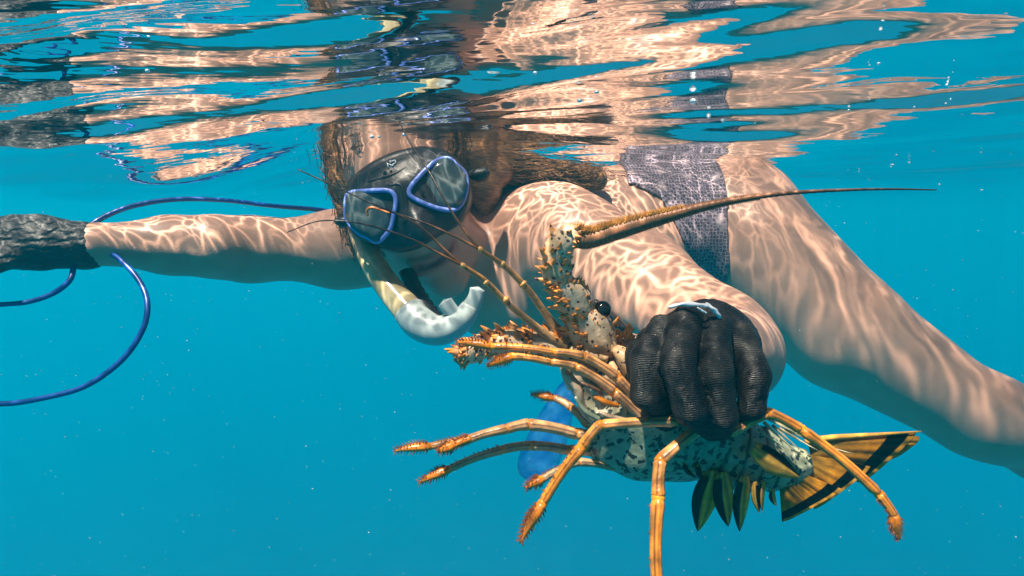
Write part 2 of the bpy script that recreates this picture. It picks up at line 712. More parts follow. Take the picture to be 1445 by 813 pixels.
m_hair = M("brown_hair", (0.09, 0.045, 0.02), 0.4)
hv = N(m_hair, 'ShaderNodeVectorMath', operation='MULTIPLY')
L(m_hair, objco(m_hair), hv.inputs[0])
hv.inputs[1].default_value = (90, 90, 620)
L(m_hair, ramp(m_hair, noise(m_hair, 1.0, 3, 0.5, hv.outputs[0]).outputs[0], [(0.3, (0.06, 0.026, 0.011)), (0.7, (0.30, 0.145, 0.055))]), BS(m_hair).inputs['Base Color'])
bump(m_hair, noise(m_hair, 1.0, 3, 0.5, hv.outputs[0]).outputs[0], 0.35, 0.0015)

m_mask = M("black_silicone", (0.012, 0.012, 0.014), 0.42)
bump(m_mask, noise(m_mask, 45, 4).outputs[0], 0.5, 0.003)
m_frame = M("lavender_blue_plastic", (0.16, 0.24, 0.66), 0.3)
m_lens = M("dark_tinted_glass", (0.03, 0.045, 0.052), 0.08)
L(m_lens, ramp(m_lens, noise(m_lens, 26, 4).outputs[0], [(0.35, (0.03, 0.045, 0.052)), (0.75, (0.12, 0.145, 0.145))]), BS(m_lens).inputs['Base Color'])
m_white = M("white_print", (0.75, 0.77, 0.82), 0.85)
m_snork = M("cream_tube_plastic", (0.58, 0.48, 0.26), 0.22)
L(m_snork, ramp(m_snork, noise(m_snork, 30, 3).outputs[0], [(0.3, (0.30, 0.24, 0.12)), (0.75, (0.62, 0.53, 0.32))]), BS(m_snork).inputs['Base Color'])
m_mouthp = M("milky_silicone", (0.42, 0.50, 0.50), 0.35)
BS(m_mouthp).inputs['Transmission Weight'].default_value = 0.15
m_hose = M("blue_rubber", (0.004, 0.05, 0.26), 0.35)
m_bag = M("translucent_blue_plastic", (0.10, 0.45, 0.95), 0.15)
BS(m_bag).inputs['Transmission Weight'].default_value = 0.75
BS(m_bag).inputs['IOR'].default_value = 1.1
BS(m_bag).inputs['Alpha'].default_value = 0.55
L(m_bag, ramp(m_bag, noise(m_bag, 55, 4).outputs[0], [(0.35, (0.0, 0.10, 0.55)), (0.7, (0.12, 0.50, 0.98))]), BS(m_bag).inputs['Base Color'])
bump(m_bag, noise(m_bag, 40, 3).outputs[0], 0.8, 0.006)
m_black = M("black_plastic", (0.01, 0.01, 0.012), 0.4)
m_bubble = M("air_bubble", (0.95, 0.97, 1.0), 0.12, Metallic=0.35)
m_speck = M("floating_speck", (0.7, 0.72, 0.66), 0.8)


def shell_mat(name, rough=0.38, spots=None, bumpd=0.0012, sss=0.0):
    m = M(name, (0.5, 0.4, 0.3), rough)
    c = colattr(m)
    c = mixc(m, 0.75, c, ramp(m, noise(m, 190, 4).outputs[0], [(0.3, (0.62, 0.55, 0.48)), (0.65, (1.08, 1.05, 1.0))]), 'MULTIPLY')
    if spots:
        sc, thr, colr = spots
        v = N(m, 'ShaderNodeTexVoronoi')
        v.inputs['Scale'].default_value = sc
        v.inputs['Randomness'].default_value = 1.0
        wn_ = noise(m, sc * 0.8, 2)
        w1 = N(m, 'ShaderNodeVectorMath', operation='SCALE')
        w1.inputs['Scale'].default_value = (2.2 if name.startswith('ret') else 0.6) / sc
        L(m, wn_.outputs['Color'], w1.inputs[0])
        w2_ = N(m, 'ShaderNodeVectorMath', operation='ADD')
        L(m, objco(m), w2_.inputs[0])
        L(m, w1.outputs[0], w2_.inputs[1])
        L(m, w2_.outputs[0], v.inputs['Vector'])
        nn = noise(m, sc * 0.9, 3)
        d = math_(m, 'ADD', v.outputs['Distance'], math_(m, 'MULTIPLY', math_(m, 'SUBTRACT', nn.outputs[0], 0.5), 0.9))
        c = mixc(m, ramp(m, d, [(thr, (1, 1, 1)), (thr + 0.06, (0, 0, 0))]), c, colr)
    L(m, c, BS(m).inputs['Base Color'])
    bump(m, noise(m, 260, 4).outputs[0], 0.5, bumpd)
    BS(m).inputs['Subsurface Weight'].default_value = 0
    return m


m_shell = shell_mat("spotted_shell", 0.4, (210, 0.20, (0.055, 0.02, 0.03)))
m_leg = shell_mat("striped_leg_shell", 0.3)
m_belly = shell_mat("reticulated_underside", 0.35, (175, 0.36, (0.012, 0.022, 0.022)))
m_ant = shell_mat("brown_antenna_shell", 0.4)
m_fan = shell_mat("amber_tail_membrane", 0.25, None, 0.001)
b = BS(m_fan)
tl = N(m_fan, 'ShaderNodeBsdfTranslucent')
mx = N(m_fan, 'ShaderNodeMixShader')
mx.inputs[0].default_value = 0.62
L(m_fan, b.inputs['Base Color'].links[0].from_socket, tl.inputs[0])
outn = [n for n in m_fan.node_tree.nodes if n.type == 'OUTPUT_MATERIAL'][0]
L(m_fan, b.outputs[0], mx.inputs[1])
L(m_fan, tl.outputs[0], mx.inputs[2])
L(m_fan, mx.outputs[0], outn.inputs[0])
m_hairs = M("leg_bristle", (0.3, 0.12, 0.03), 0.6)
L(m_hairs, colattr(m_hairs), BS(m_hairs).inputs['Base Color'])

# ------------------------------------------------------------------ the swimmer
SK = np.array((0.60, 0.345, 0.25))
hr = unit((0.90, 0.10, 0.40))                   # head frame: right, forward (to camera), up
hf = unit((-0.08, -1.0, -0.10))
hf = unit(hf - hr * hf.dot(hr))
hu = np.cross(hr, -hf)
if hu[2] < 0:
    hu = -hu
HC = P(572, 262, 0.885)


def H(a, b, c):
    """point in the head frame: right, up, forward (metres)"""
    return HC + hr * a + hu * b + hf * c


X = np.concatenate([np.arange(-0.68, -0.27, 0.006), np.arange(-0.27, 0.03, 0.0032), np.arange(0.03, 0.40, 0.005), np.arange(0.40, 1.05, 0.008)])
Y = np.concatenate([np.arange(0.40, 0.70, 0.006), np.arange(0.70, 1.0, 0.0035), np.arange(1.0, 1.65, 0.008)])
Z = np.concatenate([np.arange(-0.66, -0.30, 0.007), np.arange(-0.30, 0.09, 0.0036)])
body = Field(X, Y, Z)
neck0 = P(640, 330, 1.00)
chest = P(745, 375, 1.04)
pelv = P(1000, 318, 1.19)
tax = unit(pelv - chest)
lat = unit(np.cross(tax, (0, 0, 1)))
dor = unit(np.cross(lat, tax))
if dor[2] < 0:
    dor = -dor
# trunk
body.ell(chest, (tax, lat, dor), (0.175, 0.150, 0.095), 0.05)
body.ell(P(660, 345, 1.02), (unit((1, -0.25, 0.1)), unit((0.25, 1, 0)), (0, 0, 1)), (0.15, 0.09, 0.080), 0.05)
body.ell(chest * 0.45 + pelv * 0.55, (tax, lat, dor), (0.17, 0.125, 0.085), 0.06)
body.ell(pelv, (tax, lat, dor), (0.135, 0.155, 0.112), 0.06)
body.ell(P(1040, 305, 1.15), (tax, lat, dor), (0.10, 0.085, 0.090), 0.05)        # near buttock
body.ell(P(1035, 292, 1.32), (tax, lat, dor), (0.09, 0.085, 0.085), 0.04)
body.ell(P(850, 296, 1.12), (tax, lat, dor), (0.19, 0.125, 0.070), 0.05)
# breast mass under the chest
body.ell(P(735, 425, 0.96), (tax, lat, dor), (0.075, 0.07, 0.06), 0.05)
# legs
body.chain([P(1062, 352, 1.12), P(1190, 468, 1.06), P(1370, 580, 1.02), P(1400, 592, 1.02)], [0.112, 0.092, 0.063, 0.060], 0.018)
body.chain([P(1400, 590, 1.02), P(1480, 625, 1.04), P(1680, 690, 1.08)], [0.060, 0.060, 0.040], 0.03)
body.chain([P(1030, 350, 1.30), P(1160, 465, 1.38), P(1310, 550, 1.45)], [0.100, 0.080, 0.055], 0.02)
body.chain([P(1310, 550, 1.45), P(1400, 590, 1.50), P(1500, 610, 1.55)], [0.06, 0.055, 0.04], 0.03)
# near arm: shoulder, elbow, forearm to the fist
body.chain([P(765, 330, 0.93), P(810, 350, 0.86)], [0.068, 0.064], 0.05)
body.chain([P(790, 330, 0.90), P(900, 400, 0.77), P(1012, 478, 0.655)], [0.064, 0.056, 0.047], 0.03)
body.cap(P(1012, 478, 0.655), P(1034, 502, 0.625), 0.046, 0.040, 0.02)
body.chain([P(1035, 500, 0.63), P(1022, 495, 0.56), P(1000, 488, 0.50)], [0.043, 0.036, 0.027], 0.02)
# far arm stretched out to the left
body.chain([P(560, 350, 1.02), P(480, 352, 0.97), P(350, 352, 0.90), P(300, 348, 0.86)], [0.062, 0.052, 0.039, 0.037], 0.03)
body.chain([P(300, 348, 0.86), P(240, 346, 0.84), P(130, 345, 0.79)], [0.037, 0.034, 0.024], 0.02)
body.cap(P(130, 345, 0.79), P(60, 345, 0.78), 0.024, 0.026, 0.01)
# neck
body.chain([H(0.0, -0.06, -0.04), neck0, P(690, 340, 1.0)], [0.056, 0.058, 0.07], 0.035)
# head
AX = (hr, hu, hf)
body.ell(H(0, 0.025, -0.035), AX, (0.078, 0.098, 0.100), 0.03)
body.ell(H(0, -0.052, 0.022), AX, (0.061, 0.072, 0.060), 0.03)
body.cap(H(-0.038, -0.100, 0.012), H(0, -0.130, 0.050), 0.020, 0.018, 0.03)
body.cap(H(0.038, -0.100, 0.012), H(0, -0.130, 0.050), 0.020, 0.018, 0.03)
body.ell(H(0, -0.136, 0.060), AX, (0.020, 0.014, 0.014), 0.014)                    # chin
for s in (-1, 1):
    body.ell(H(s * 0.042, -0.045, 0.052), AX, (0.024, 0.022, 0.018), 0.02)         # cheeks lifted by a smile
    body.ell(H(s * 0.078, -0.01, -0.035), AX, (0.008, 0.030, 0.018), 0.006)        # ears
    body.ell(H(s * 0.080, -0.008, -0.030), AX, (0.006, 0.017, 0.009), 0.004, cut=True)
    body.ell(H(s * 0.030, 0.012, 0.083), AX, (0.014, 0.010, 0.014), 0.008, cut=True)   # eye sockets
    body.ell(H(s * 0.030, 0.012, 0.066), AX, (0.012, 0.012, 0.012), 0.003)         # eyeballs
body.chain([H(0, 0.015, 0.070), H(0, -0.025, 0.088)], [0.008, 0.012], 0.010)       # nose
# lips and smile
mth = [H(a - 0.008, -0.104 + 9.0 * a * a, 0.0715 - 8.5 * a * a) for a in np.linspace(-0.027, 0.027, 9)]
body.chain([p + hu * 0.0055 for p in mth], [0.0045, .005, .0055, .006, .0055, .006, .0055, .005, .0045], 0.005)
body.chain([p - hu * 0.0070 for p in mth], [0.0045, .0055, .006, .0065, .007, .0065, .006, .0055, .0045], 0.005)
for i in range(8):
    body.cap(mth[i] + hf * 0.006, mth[i + 1] + hf * 0.006, 0.0026, 0.0026, 0.003, cut=True)
V, Q = body.mesh()
V = smoothv(V, Q, 3)
colv = np.tile(SK, (len(V), 1))
rel = V - HC
a_, b_, c_ = rel @ hr, rel @ hu, rel @ hf
lip = np.exp(-((b_ + 0.104 - 9 * (a_ + 0.008) ** 2) / 0.011) ** 2) * (np.abs(a_) < 0.031) * (c_ > 0.045)
colv = colv * (1 - 0.8 * lip[:, None]) + np.array((0.42, 0.13, 0.12)) * 0.8 * lip[:, None]
gap = np.exp(-((b_ + 0.104 - 9 * (a_ + 0.008) ** 2) / 0.0030) ** 2) * (np.abs(a_) < 0.026) * (c_ > 0.045)
colv = colv * (1 - 0.85 * gap[:, None]) + np.array((0.10, 0.03, 0.03)) * 0.85 * gap[:, None]
person = mesh_obj("person", V, Q, m_skin, None, col=colv)
tag(person, "woman in dive mask swimming under the surface and holding out a lobster", "person")

# bikini bottom: a thin cloth shell following the hips
bx = body.f.copy()


def clothshell(prism, dlo, dhi, off, name, mat):
    """offset of the body inside a prism given as a polygon in pixels at a nominal depth"""
    Xs, Ys, Zs = arange(0.10, 0.46, 0.004), arange(0.98, 1.50, 0.006), arange(-0.30, 0.045, 0.004)

    def interp(fld):
        # separable linear interpolation onto the finer grid
        def ax(f, A, B, axis):
            i = np.clip(np.searchsorted(A, B) - 1, 0, len(A) - 2)
            t = (B - A[i]) / (A[i + 1] - A[i])
            f0, f1 = np.take(f, i, axis), np.take(f, i + 1, axis)
            sh = [1, 1, 1]
            sh[axis] = len(B)
            t = t.reshape(sh)
            return f0 * (1 - t) + f1 * t
        f = ax(fld, X, Xs, 0)
        f = ax(f, Y, Ys, 1)
        return ax(f, Z, Zs, 2)
    f = interp(bx) - off
    # polygon in real (x, z) at the nominal depth
    poly = [(P(u, v, 1.10)[0], P(u, v, 1.10)[2]) for u, v in prism]
    gx_, gz_ = np.meshgrid(Xs, Zs, indexing='ij')
    d = np.full(gx_.shape, 1e9)
    insd = np.zeros(gx_.shape, bool)
    n = len(poly)
    for i in range(n):
        (x0, z0), (x1, z1) = poly[i], poly[(i + 1) % n]
        ex, ez = x1 - x0, z1 - z0
        wx_, wz_ = gx_ - x0, gz_ - z0
        t = np.clip((wx_ * ex + wz_ * ez) / (ex * ex + ez * ez), 0, 1)
        d = np.minimum(d, np.hypot(wx_ - ex * t, wz_ - ez * t))
        cnd = ((z0 > gz_) != (z1 > gz_)) & (gx_ < (x1 - x0) * (gz_ - z0) / ((z1 - z0) + 1e-12) + x0)
        insd ^= cnd
    sd = np.where(insd, -d, d)[:, None, :]
    g = np.maximum(f, sd + 0 * f)
    g = np.maximum(g, -(f + off + 0.006))
    Vb, Qb = surfnets(g.astype(np.float32), Xs, Ys, Zs)
    return mesh_obj(name, smoothv(Vb, Qb, 1), Qb, mat, person)


clothshell([(872, 262), (884, 160), (1004, 160), (1012, 250), (1008, 320), (1012, 395), (985, 400), (945, 340), (915, 282)], 1, 1.4, 0.0045, "bikini_bottom", m_bik)

# hair: scalp cap and pinned braid, then loose strands
hf_ = Field(arange(-0.32, 0.22, 0.004), arange(0.74, 1.14, 0.005), arange(-0.22, 0.09, 0.004))
hf_.ell(H(0, 0.035, -0.052), AX, (0.088, 0.102, 0.100), 0.02)
hf_.chain([H(-0.070, 0.03, -0.02), H(-0.076, -0.03, -0.02), H(-0.066, -0.07, -0.03)], [0.018, 0.014, 0.008], 0.02)
hf_.chain([P(470, 165, .89), P(478, 215, .885), P(482, 262, .88), P(490, 300, .875), P(500, 330, .88)], [0.018, 0.018, 0.014, 0.010, 0.006], 0.015)
hf_.chain([P(655, 170, .90), P(668, 220, .90), P(682, 262, .905), P(690, 305, .92)], [0.026, 0.028, 0.022, 0.010], 0.02)
hf_.chain([P(655, 235, 0.93), P(700, 240, 0.95), P(745, 243, 0.97), P(790, 250, 0.98), P(822, 256, 0.98)], [0.034, 0.030, 0.024, 0.020, 0.014], 0.02)
hf_.ell(P(700, 243, 0.915), AX, (0.026, 0.022, 0.024), 0.006)
hf_.ell(P(842, 252, 0.97), AX, (0.016, 0.019, 0.018), 0.006)
hf_.ell(H(0, -0.030, 0.050), AX, (0.064, 0.125, 0.085), 0.008, cut=True)
V, Q = hf_.mesh()
V = smoothv(V, Q, 2)
hair = mesh_obj("hair", V, Q, m_hair, person)
g = Geo()
for i in range(420):
    side = random.choice((-1, 1))
    th = random.uniform(-0.5, 1.3)
    top = 0.035 + 0.098 * math.sin(th)
    sx = side * 0.086 * math.cos(th)
    pts = []
    cz = random.uniform(-0.10, 0.028)
    drop = random.uniform(0.03, 0.10)
    cur = random.uniform(-0.012, 0.02)
    for k in range(7):
        t = k / 6
        pts.append(H(sx + side * (0.006 + cur * t * t), top - drop * t, cz * (1 - .3 * t) - 0.01 * t) + rng.normal(0, 0.0012, 3))
    g.tube(crom(pts, 2), 0.00055, 3, col=(1, 1, 1))
for i in range(520):
    t0 = random.uniform(0, 0.8)
    off = rng.normal(0, 1, 3) * 0.012
    base = [P(650, 232, 0.92), P(700, 238, 0.93), P(750, 240, 0.95), P(800, 247, 0.96), P(838, 250, 0.97)]
    q_ = crom(base, 6)
    s0 = int(t0 * len(q_))
    seg = q_[s0:s0 + random.randint(6, 12)]
    if len(seg) > 3:
        g.tube(seg + off + np.cumsum(rng.normal(0, 0.0009, seg.shape), 0), 0.00055, 3)
for i in range(150):
    a0 = random.uniform(-0.078, 0.085)
    p0 = H(a0, 0.085 + random.uniform(-.01, .03) - 3.5 * a0 * a0, 0.048 - 5 * a0 * a0)
    side = 1 if a0 > random.uniform(-.02, .02) else -1
    ln = random.uniform(0.03, 0.085) * (0.45 if side < 0 else 1)
    pts = [p0 + hr * side * ln * t * .75 + hu * (-ln * .55 * t * t + 0.012 * math.sin(3 * t + i)) + hf * (0.010 + 0.012 * t * random.random() - 0.03 * t * t) for t in np.linspace(0, 1, 6)]
    g.tube(crom(pts, 2), 0.0004, 3)
for i in range(70):
    p0 = P(random.uniform(660, 830), random.uniform(235, 250), random.uniform(.92, .97))
    w_ = rng.normal(0, 1, 3)
    pts = [p0 + np.array((0.05 * t * random.random() + 0.02 * t, -0.03 * t * abs(w_[1]), 0.012 * math.sin(2.5 * t + w_[0]) - .01 * t)) for t in np.linspace(0, 1, 6)]
    g.tube(crom(pts, 2), 0.0004, 3)
g.build("hair", m_hair, person)

# ---- gloves
def wrinkle(V, Q, amp, sc, sharp=0.5):
    from mathutils import noise as mn
    nrm = np.zeros_like(V)
    fn = np.cross(V[Q[:, 1]] - V[Q[:, 0]], V[Q[:, 2]] - V[Q[:, 0]])
    for a in range(4):
        np.add.at(nrm, Q[:, a], fn)
    nrm /= np.linalg.norm(nrm, axis=1)[:, None] + 1e-12
    w = np.empty(len(V))
    for i, p in enumerate(V):
        q_ = Vector((p[0] * sc[0], p[1] * sc[1], p[2] * sc[2]))
        q_ += mn.noise_vector(q_ * 0.4) * 1.2
        a = mn.noise(q_)
        w[i] = (1 - abs(a) * 2.2) * sharp + (1 - sharp) * mn.noise(q_ * 0.45) * 1.6
    return V + nrm * (w * amp)[:, None]


GX_ = Field(arange(0.05, 0.21, 0.0022), arange(0.38, 0.58, 0.0022), arange(-0.25, -0.10, 0.0022))
fingers = [
    [(934, 462, .464, 19), (914, 508, .446, 23), (914, 556, .446, 22), (940, 592, .470, 17)],
    [(968, 452, .454, 22), (956, 514, .426, 24), (974, 578, .430, 23), (1004, 604, .462, 18)],
    [(1008, 455, .456, 22), (1010, 524, .430, 23), (1020, 588, .436, 20), (1018, 606, .470, 16)],
    [(1046, 476, .466, 20), (1066, 530, .446, 21), (1060, 574, .452, 18), (1042, 592, .480, 15)],
]
GX_.ell(P(988, 505, .488), ((1, 0, 0), (0, 1, 0), (0, 0, 1)), (.043, .030, .036), 0.01)
GX_.chain([P(1000, 478, .485), P(1012, 490, .515)], [0.028, 0.032], 0.012)
GX_.chain([P(918, 478, .478), P(902, 505, .478), P(906, 536, .472)], [0.009, 0.010, 0.010], 0.005)
for fg in fingers:
    ps = [P(a, b, c) for a, b, c, d in fg]
    rs = [RR(d, c) for a, b, c, d in fg]
    GX_.chain(ps, rs, 0.0032)
V, Q = GX_.mesh()
V = smoothv(V, Q, 2)
V = wrinkle(V, Q, 0.0011, (170, 170, 40), 0.6)
glove = mesh_obj("glove", V, Q, m_glove, person)
glove["label"] = "black glove closed round the lobster's back"
# white label on its cuff
g = Geo()
for rows, sq in (([(944, 434, .452, 2.5), (958, 430, .447, 3), (976, 429, .442, 3.5), (992, 431, .441, 3), (998, 432, .441, 2)], .9),
                 ([(996, 428, .442, 2), (1006, 436, .442, 3.5), (1013, 444, .444, 3.5), (1017, 453, .447, 2.5)], .9), ([(984, 434, .438, 2), (990, 438, .438, 3), (997, 442, .438, 2)], .5)):
    pts, rad = pathpx(rows, 5)
    g.tube(pts, rad, 8, squash=sq, bump=lambda t, th: 1 + 0.25 * math.sin(t * 17 + th * 2))
g.build("cuff_label", m_white, glove)

gl_ = Field(arange(-0.72, -0.44, 0.0028), arange(0.66, 0.90, 0.0028), arange(-0.20, -0.06, 0.0028))
gl_.ell(P(35, 342, .77), ((1, 0, 0), (0, 1, 0), (0, 0, 1)), (.062, .026, .032), 0.02)
gl_.chain([P(70, 343, .78), P(100, 346, .785), P(122, 347, .79)], [0.029, 0.024, 0.028], 0.012)
for k_, (v_, r_) in enumerate(((318, 12), (337, 13), (356, 12.5), (372, 11))):
    gl_.chain([P(-20, v_ + 4, .755), P(-62, v_, .742), P(-84, v_ + 3, .765), P(-60, v_ + 4, .80)], [RR(r_, .75)] * 4, 0.004)
gl_.chain([P(20, 362, .75), P(-20, 374, .735), P(-55, 370, .73)], [0.013, 0.012, 0.010], 0.006)
V, Q = gl_.mesh()
V = wrinkle(smoothv(V, Q, 2), Q, 0.0014, (40, 90, 150), 0.6)
glove2 = mesh_obj("glove", V, Q, m_glove2, person)
glove2["label"] = "wrinkled dark grey glove on the outstretched arm"

# ------------------------------------------------------------------ dive mask
MC = np.array((575.0, 287.0))
mr = np.array((0.895, -0.445))
mu_ = np.array((-0.445, -0.895))


def mdep(u, v, lift=0.0):
    w = np.array((u, v)) - MC
    a, b2 = w @ mr, w @ mu_
    nose = math.exp(-((a / 17) ** 2)) * (1 / (1 + math.exp((b2 + 22) / 7)))
    brow = 0.004 * math.cos(b2 / 9.0) * math.exp(-((b2 - 45) / 22) ** 2)
    return 0.757 + 0.034 * (a / 92) ** 2 + 0.016 * (b2 / 72) ** 2 - 0.020 * nose + brow + lift


outl = [(492, 262), (512, 238), (540, 221), (570, 211), (600, 208), (634, 218), (656, 240), (665, 268), (661, 296), (644, 318), (612, 336),
        (588, 350), (560, 355), (532, 346), (503, 334), (487, 306)]
outl = crom(outl, 4, closed=True)
cen = np.array((576., 284.))
mask = empty("dive_mask", P(576, 284, 0.80))
V, Fc, ringN = [], [], len(outl)
scales = [0.12, 0.3, 0.45, 0.6, 0.72, 0.82, 0.9, 0.96]
for s_ in scales:
    for p_ in outl:
        w = cen + (p_ - cen) * s_
        V.append(P(w[0], w[1], mdep(w[0], w[1], 0.0)))
for s_, lf in ((1.0, 0.006), (1.01, 0.020), (0.985, 0.034), (1.02, 0.050), (1.03, 0.062)):
    for p_ in outl:
        w = cen + (p_ - cen) * s_
        V.append(P(w[0], w[1], mdep(w[0], w[1], lf)))
V.append(P(cen[0], cen[1], mdep(*cen)))
nr = len(scales) + 5
for i in range(nr - 1):
    for k in range(ringN):
        l = (k + 1) % ringN
        Fc.append((i * ringN + k, (i + 1) * ringN + k, (i + 1) * ringN + l, i * ringN + l))
for k in range(ringN):
    Fc.append((len(V) - 1, k, (k + 1) % ringN))
mesh_obj("mask_skirt", V, Fc, m_mask, mask)
tag(mask, "black dive mask with two blue rimmed lenses worn over the swimmer's eyes and nose", "dive mask")
lensA = [(486, 280), (493, 270), (520, 267), (551, 267), (561, 280), (558, 303), (552, 326), (534, 344), (520, 338), (503, 329), (487, 310)]
lensB = [(574, 268), (592, 245), (613, 226), (632, 221), (646, 231), (658, 243), (661, 260), (657, 280), (651, 292), (639, 299), (615, 296), (580, 281)]
for lens in (lensA, lensB):
    pl = crom(lens, 4, closed=True)
    cl = pl.mean(0)
    lf = -0.004
    pts = [P(u, v, mdep(*(cl + (np.array((u, v)) - cl) * 0.5)) * 0.5 + mdep(u, v) * 0.5 + lf) for u, v in cl + (pl - cl) * 0.93]
    g = Geo()
    g.tube(pts, 0.0026, 10, squash=1.1, closed=True)
    fr_ = g.build("lens_frame", m_frame, mask)
    V, Fc = [], []
    nl = len(pl)
    for s_ in (0.3, 0.6, 0.93):
        for u, v in cl + (pl - cl) * s_:
            V.append(P(u, v, mdep(*cl) * 0.5 + mdep(*(cl + (np.array((u, v)) - cl) * 0.5)) * 0.5 - 0.0035 + 0.001 * s_))
    V.append(P(cl[0], cl[1], mdep(*cl) - 0.0035))
    for i in range(2):
        for k in range(nl):
            l = (k + 1) % nl
            Fc.append((i * nl + k, (i + 1) * nl + k, (i + 1) * nl + l, i * nl + l))
    for k in range(nl):
        Fc.append((len(V) - 1, k, (k + 1) % nl))
    lo = mesh_obj("lens", V, Fc, m_lens, mask)
    sm = lo.modifiers.new("thick", 'SOLIDIFY')
    sm.thickness = 0.002
# raised brow ridge
g = Geo()
for rows in ([(520, 256, 0, 3), (545, 250, 0, 3.4), (562, 243, 0, 2.4), (574, 236, 0, 1.2)], [(548, 262, 0, 2), (566, 262, 0, 3), (574, 290, 0, 3), (572, 315, 0, 4)]):
    rows = [(u, v, mdep(u, v) + 0.001, r_) for u, v, _, r_ in rows]
    pts, rad = pathpx(rows, 6)
    g.tube(pts, rad, 8)
g.build("nose_ridge", m_mask, mask)
# white mark on the brow
g = Geo()


def zz(a, b2):
    u, v = 540 + a / 27.1, 215 + b2 / 27.1
    return P(u, v, mdep(u, v) - 0.0008)


for st in ([(225, 585), (180, 415), (300, 480), (395, 530)], [(395, 530), (400, 450), (470, 425), (508, 365), (475, 305), (340, 345)], [(300, 395), (290, 320)]):
    g.tube([zz(*p_) for p_ in st], 0.00085, 6)
g.build("brow_mark", m_white, mask)
# strap and buckles
g = Geo()
ring = [H(0.082 * math.cos(t), 0.028 + 0.012 * math.sin(t), -0.035 - 0.103 * math.sin(t)) for t in np.linspace(-0.35, math.pi + 0.35, 26)]
g.tube(ring, 0.0095, 8, squash=1.0, up=hu)
g.build("strap", m_mask, mask)
for (u, v, d, s_) in ((484, 313, 0.815, 1), (676, 247, 0.835, 1.25)):
    g = Geo()
    pts, rad = pathpx([(u - 8 * s_, v - 1, d, 7 * s_), (u, v, d - 0.004, 10 * s_), (u + 10 * s_, v - 3, d - 0.004, 9 * s_)], 4)
    g.tube(pts, rad, 8, squash=0.8)
    g.build("buckle", m_mask, mask)

# ------------------------------------------------------------------ snorkel
sn = empty("snorkel", P(590, 440, 0.80))
tag(sn, "cream snorkel with a milky curved mouthpiece hanging loose under the swimmer's chin", "snorkel")
g = Geo()
pts, rad = pathpx([(470, 140, 1.02, 15), (484, 230, .98, 15), (500, 300, .895, 15.5), (522, 362, .825, 17), (548, 405, .805, 19), (580, 443, .785, 22)], 8)
g.tube(pts, rad, 20)
g.build("tube", m_snork, sn)
g = Geo()
pts, rad = pathpx([(576, 438, .786, 22.5), (592, 456, .778, 24), (614, 466, .770, 22), (636, 462, .765, 20), (655, 447, .762, 17), (664, 432, .762, 13)], 8)
g.tube(pts, rad, 20, squash=1.0)
mp = g.build("mouthpiece", m_mouthp, sn)
g = Geo()
for rows in ([(650, 450, .760, 12), (664, 434, .758, 13), (671, 420, .756, 11), (674, 408, .755, 11)], [(650, 452, .757, 10), (640, 441, .756, 10), (632, 432, .755, 11), (628, 426, .755, 11)]):
    pts, rad = pathpx(rows, 5)
    g.tube(pts, rad, 12, squash=0.4, up=(0, 1, 0))
g.build("bite_tab", m_mouthp, sn)
g = Geo()
pts, rad = pathpx([(574, 384, .83, 13), (588, 412, .815, 13), (606, 440, .80, 14), (626, 462, .79, 12)], 6)
g.tube(pts, rad, 10, squash=0.7, bump=lambda t, th: 1 + 0.10 * math.sin(t * 60))
g.build("flexible_joint", m_black, sn)

# small black fitting behind the lobster's horn
g = Geo()
pts, rad = pathpx([(838, 425, .66, 8), (846, 433, .66, 12), (866, 450, .655, 13), (882, 466, .65, 12)], 4)
g.tube(pts, rad, 4, squash=0.6)
tag(g.build("strap_clip", m_black), "small flat black clip behind the lobster's spotted antenna base", "clip")

# ------------------------------------------------------------------ blue hose
g = Geo()
rows = [(560, 300, 1.05, 3.5), (480, 299, .98, 3.8), (440, 295, .95, 4), (380, 290, .90, 4), (320, 283, .87, 4), (260, 281, .85, 4.3), (210, 286, .83, 4.5), (165, 298, .81, 4.7),
        (125, 320, .79, 4.8), (108, 345, .782, 4.8), (104, 375, .775, 4.9), (98, 396, .765, 4.8), (75, 414, .76, 4.7), (40, 426, .755, 4.5), (0, 430, .75, 4.3), (-90, 436, .74, 4.4),
        (-150, 500, .73, 4.6), (-90, 566, .72, 5), (0, 570, .715, 5), (60, 562, .715, 5), (120, 545, .72, 5), (170, 510, .73, 5), (200, 468, .74, 5), (208, 430, .75, 5),
        (196, 396, .765, 5), (166, 364, .78, 4.8), (135, 350, .80, 4.6), (90, 345, .80, 4.6)]
pts, rad = pathpx(rows, 10)
g.tube(pts, rad * 0.8, 12)
tag(g.build("hose", m_hose), "thin blue hose looping out of the grey glove and back to the swimmer", "hose")

# ------------------------------------------------------------------ translucent blue plastic behind the lobster
g = Geo()
pts, rad = pathpx([(812, 536, .66, 16), (796, 560, .655, 24), (780, 600, .65, 36), (764, 640, .645, 40), (752, 664, .64, 32), (754, 676, .64, 12)], 6)
g.tube(pts, rad, 20, squash=0.55, bump=lambda t, th: 1 + 0.05 * math.sin(5 * th + 6 * t) + 0.03 * math.sin(11 * th))
tag(g.build("plastic_bag", m_bag), "translucent blue plastic bag floating behind the lobster's folded legs", "bag")

# ------------------------------------------------------------------ spiny lobster
LO = empty("spiny_lobster", P(960, 600, .49))
tag(LO, "cream and orange spiny lobster with spotted antenna bases gripped by the black glove", "lobster")
CREAM, ORG, DORG = np.array((0.56, 0.38, 0.21)), np.array((0.95, 0.30, 0.004)), np.array((0.36, 0.09, 0.008))
PUR, BRN, GRN = np.array((0.11, 0.075, 0.13)), np.array((0.20, 0.10, 0.05)), np.array((0.24, 0.32, 0.24))
PALE = np.array((0.68, 0.53, 0.38))


def lerp(a, b, t):
    t = min(1, max(0, t))
    return a * (1 - t) + b * t


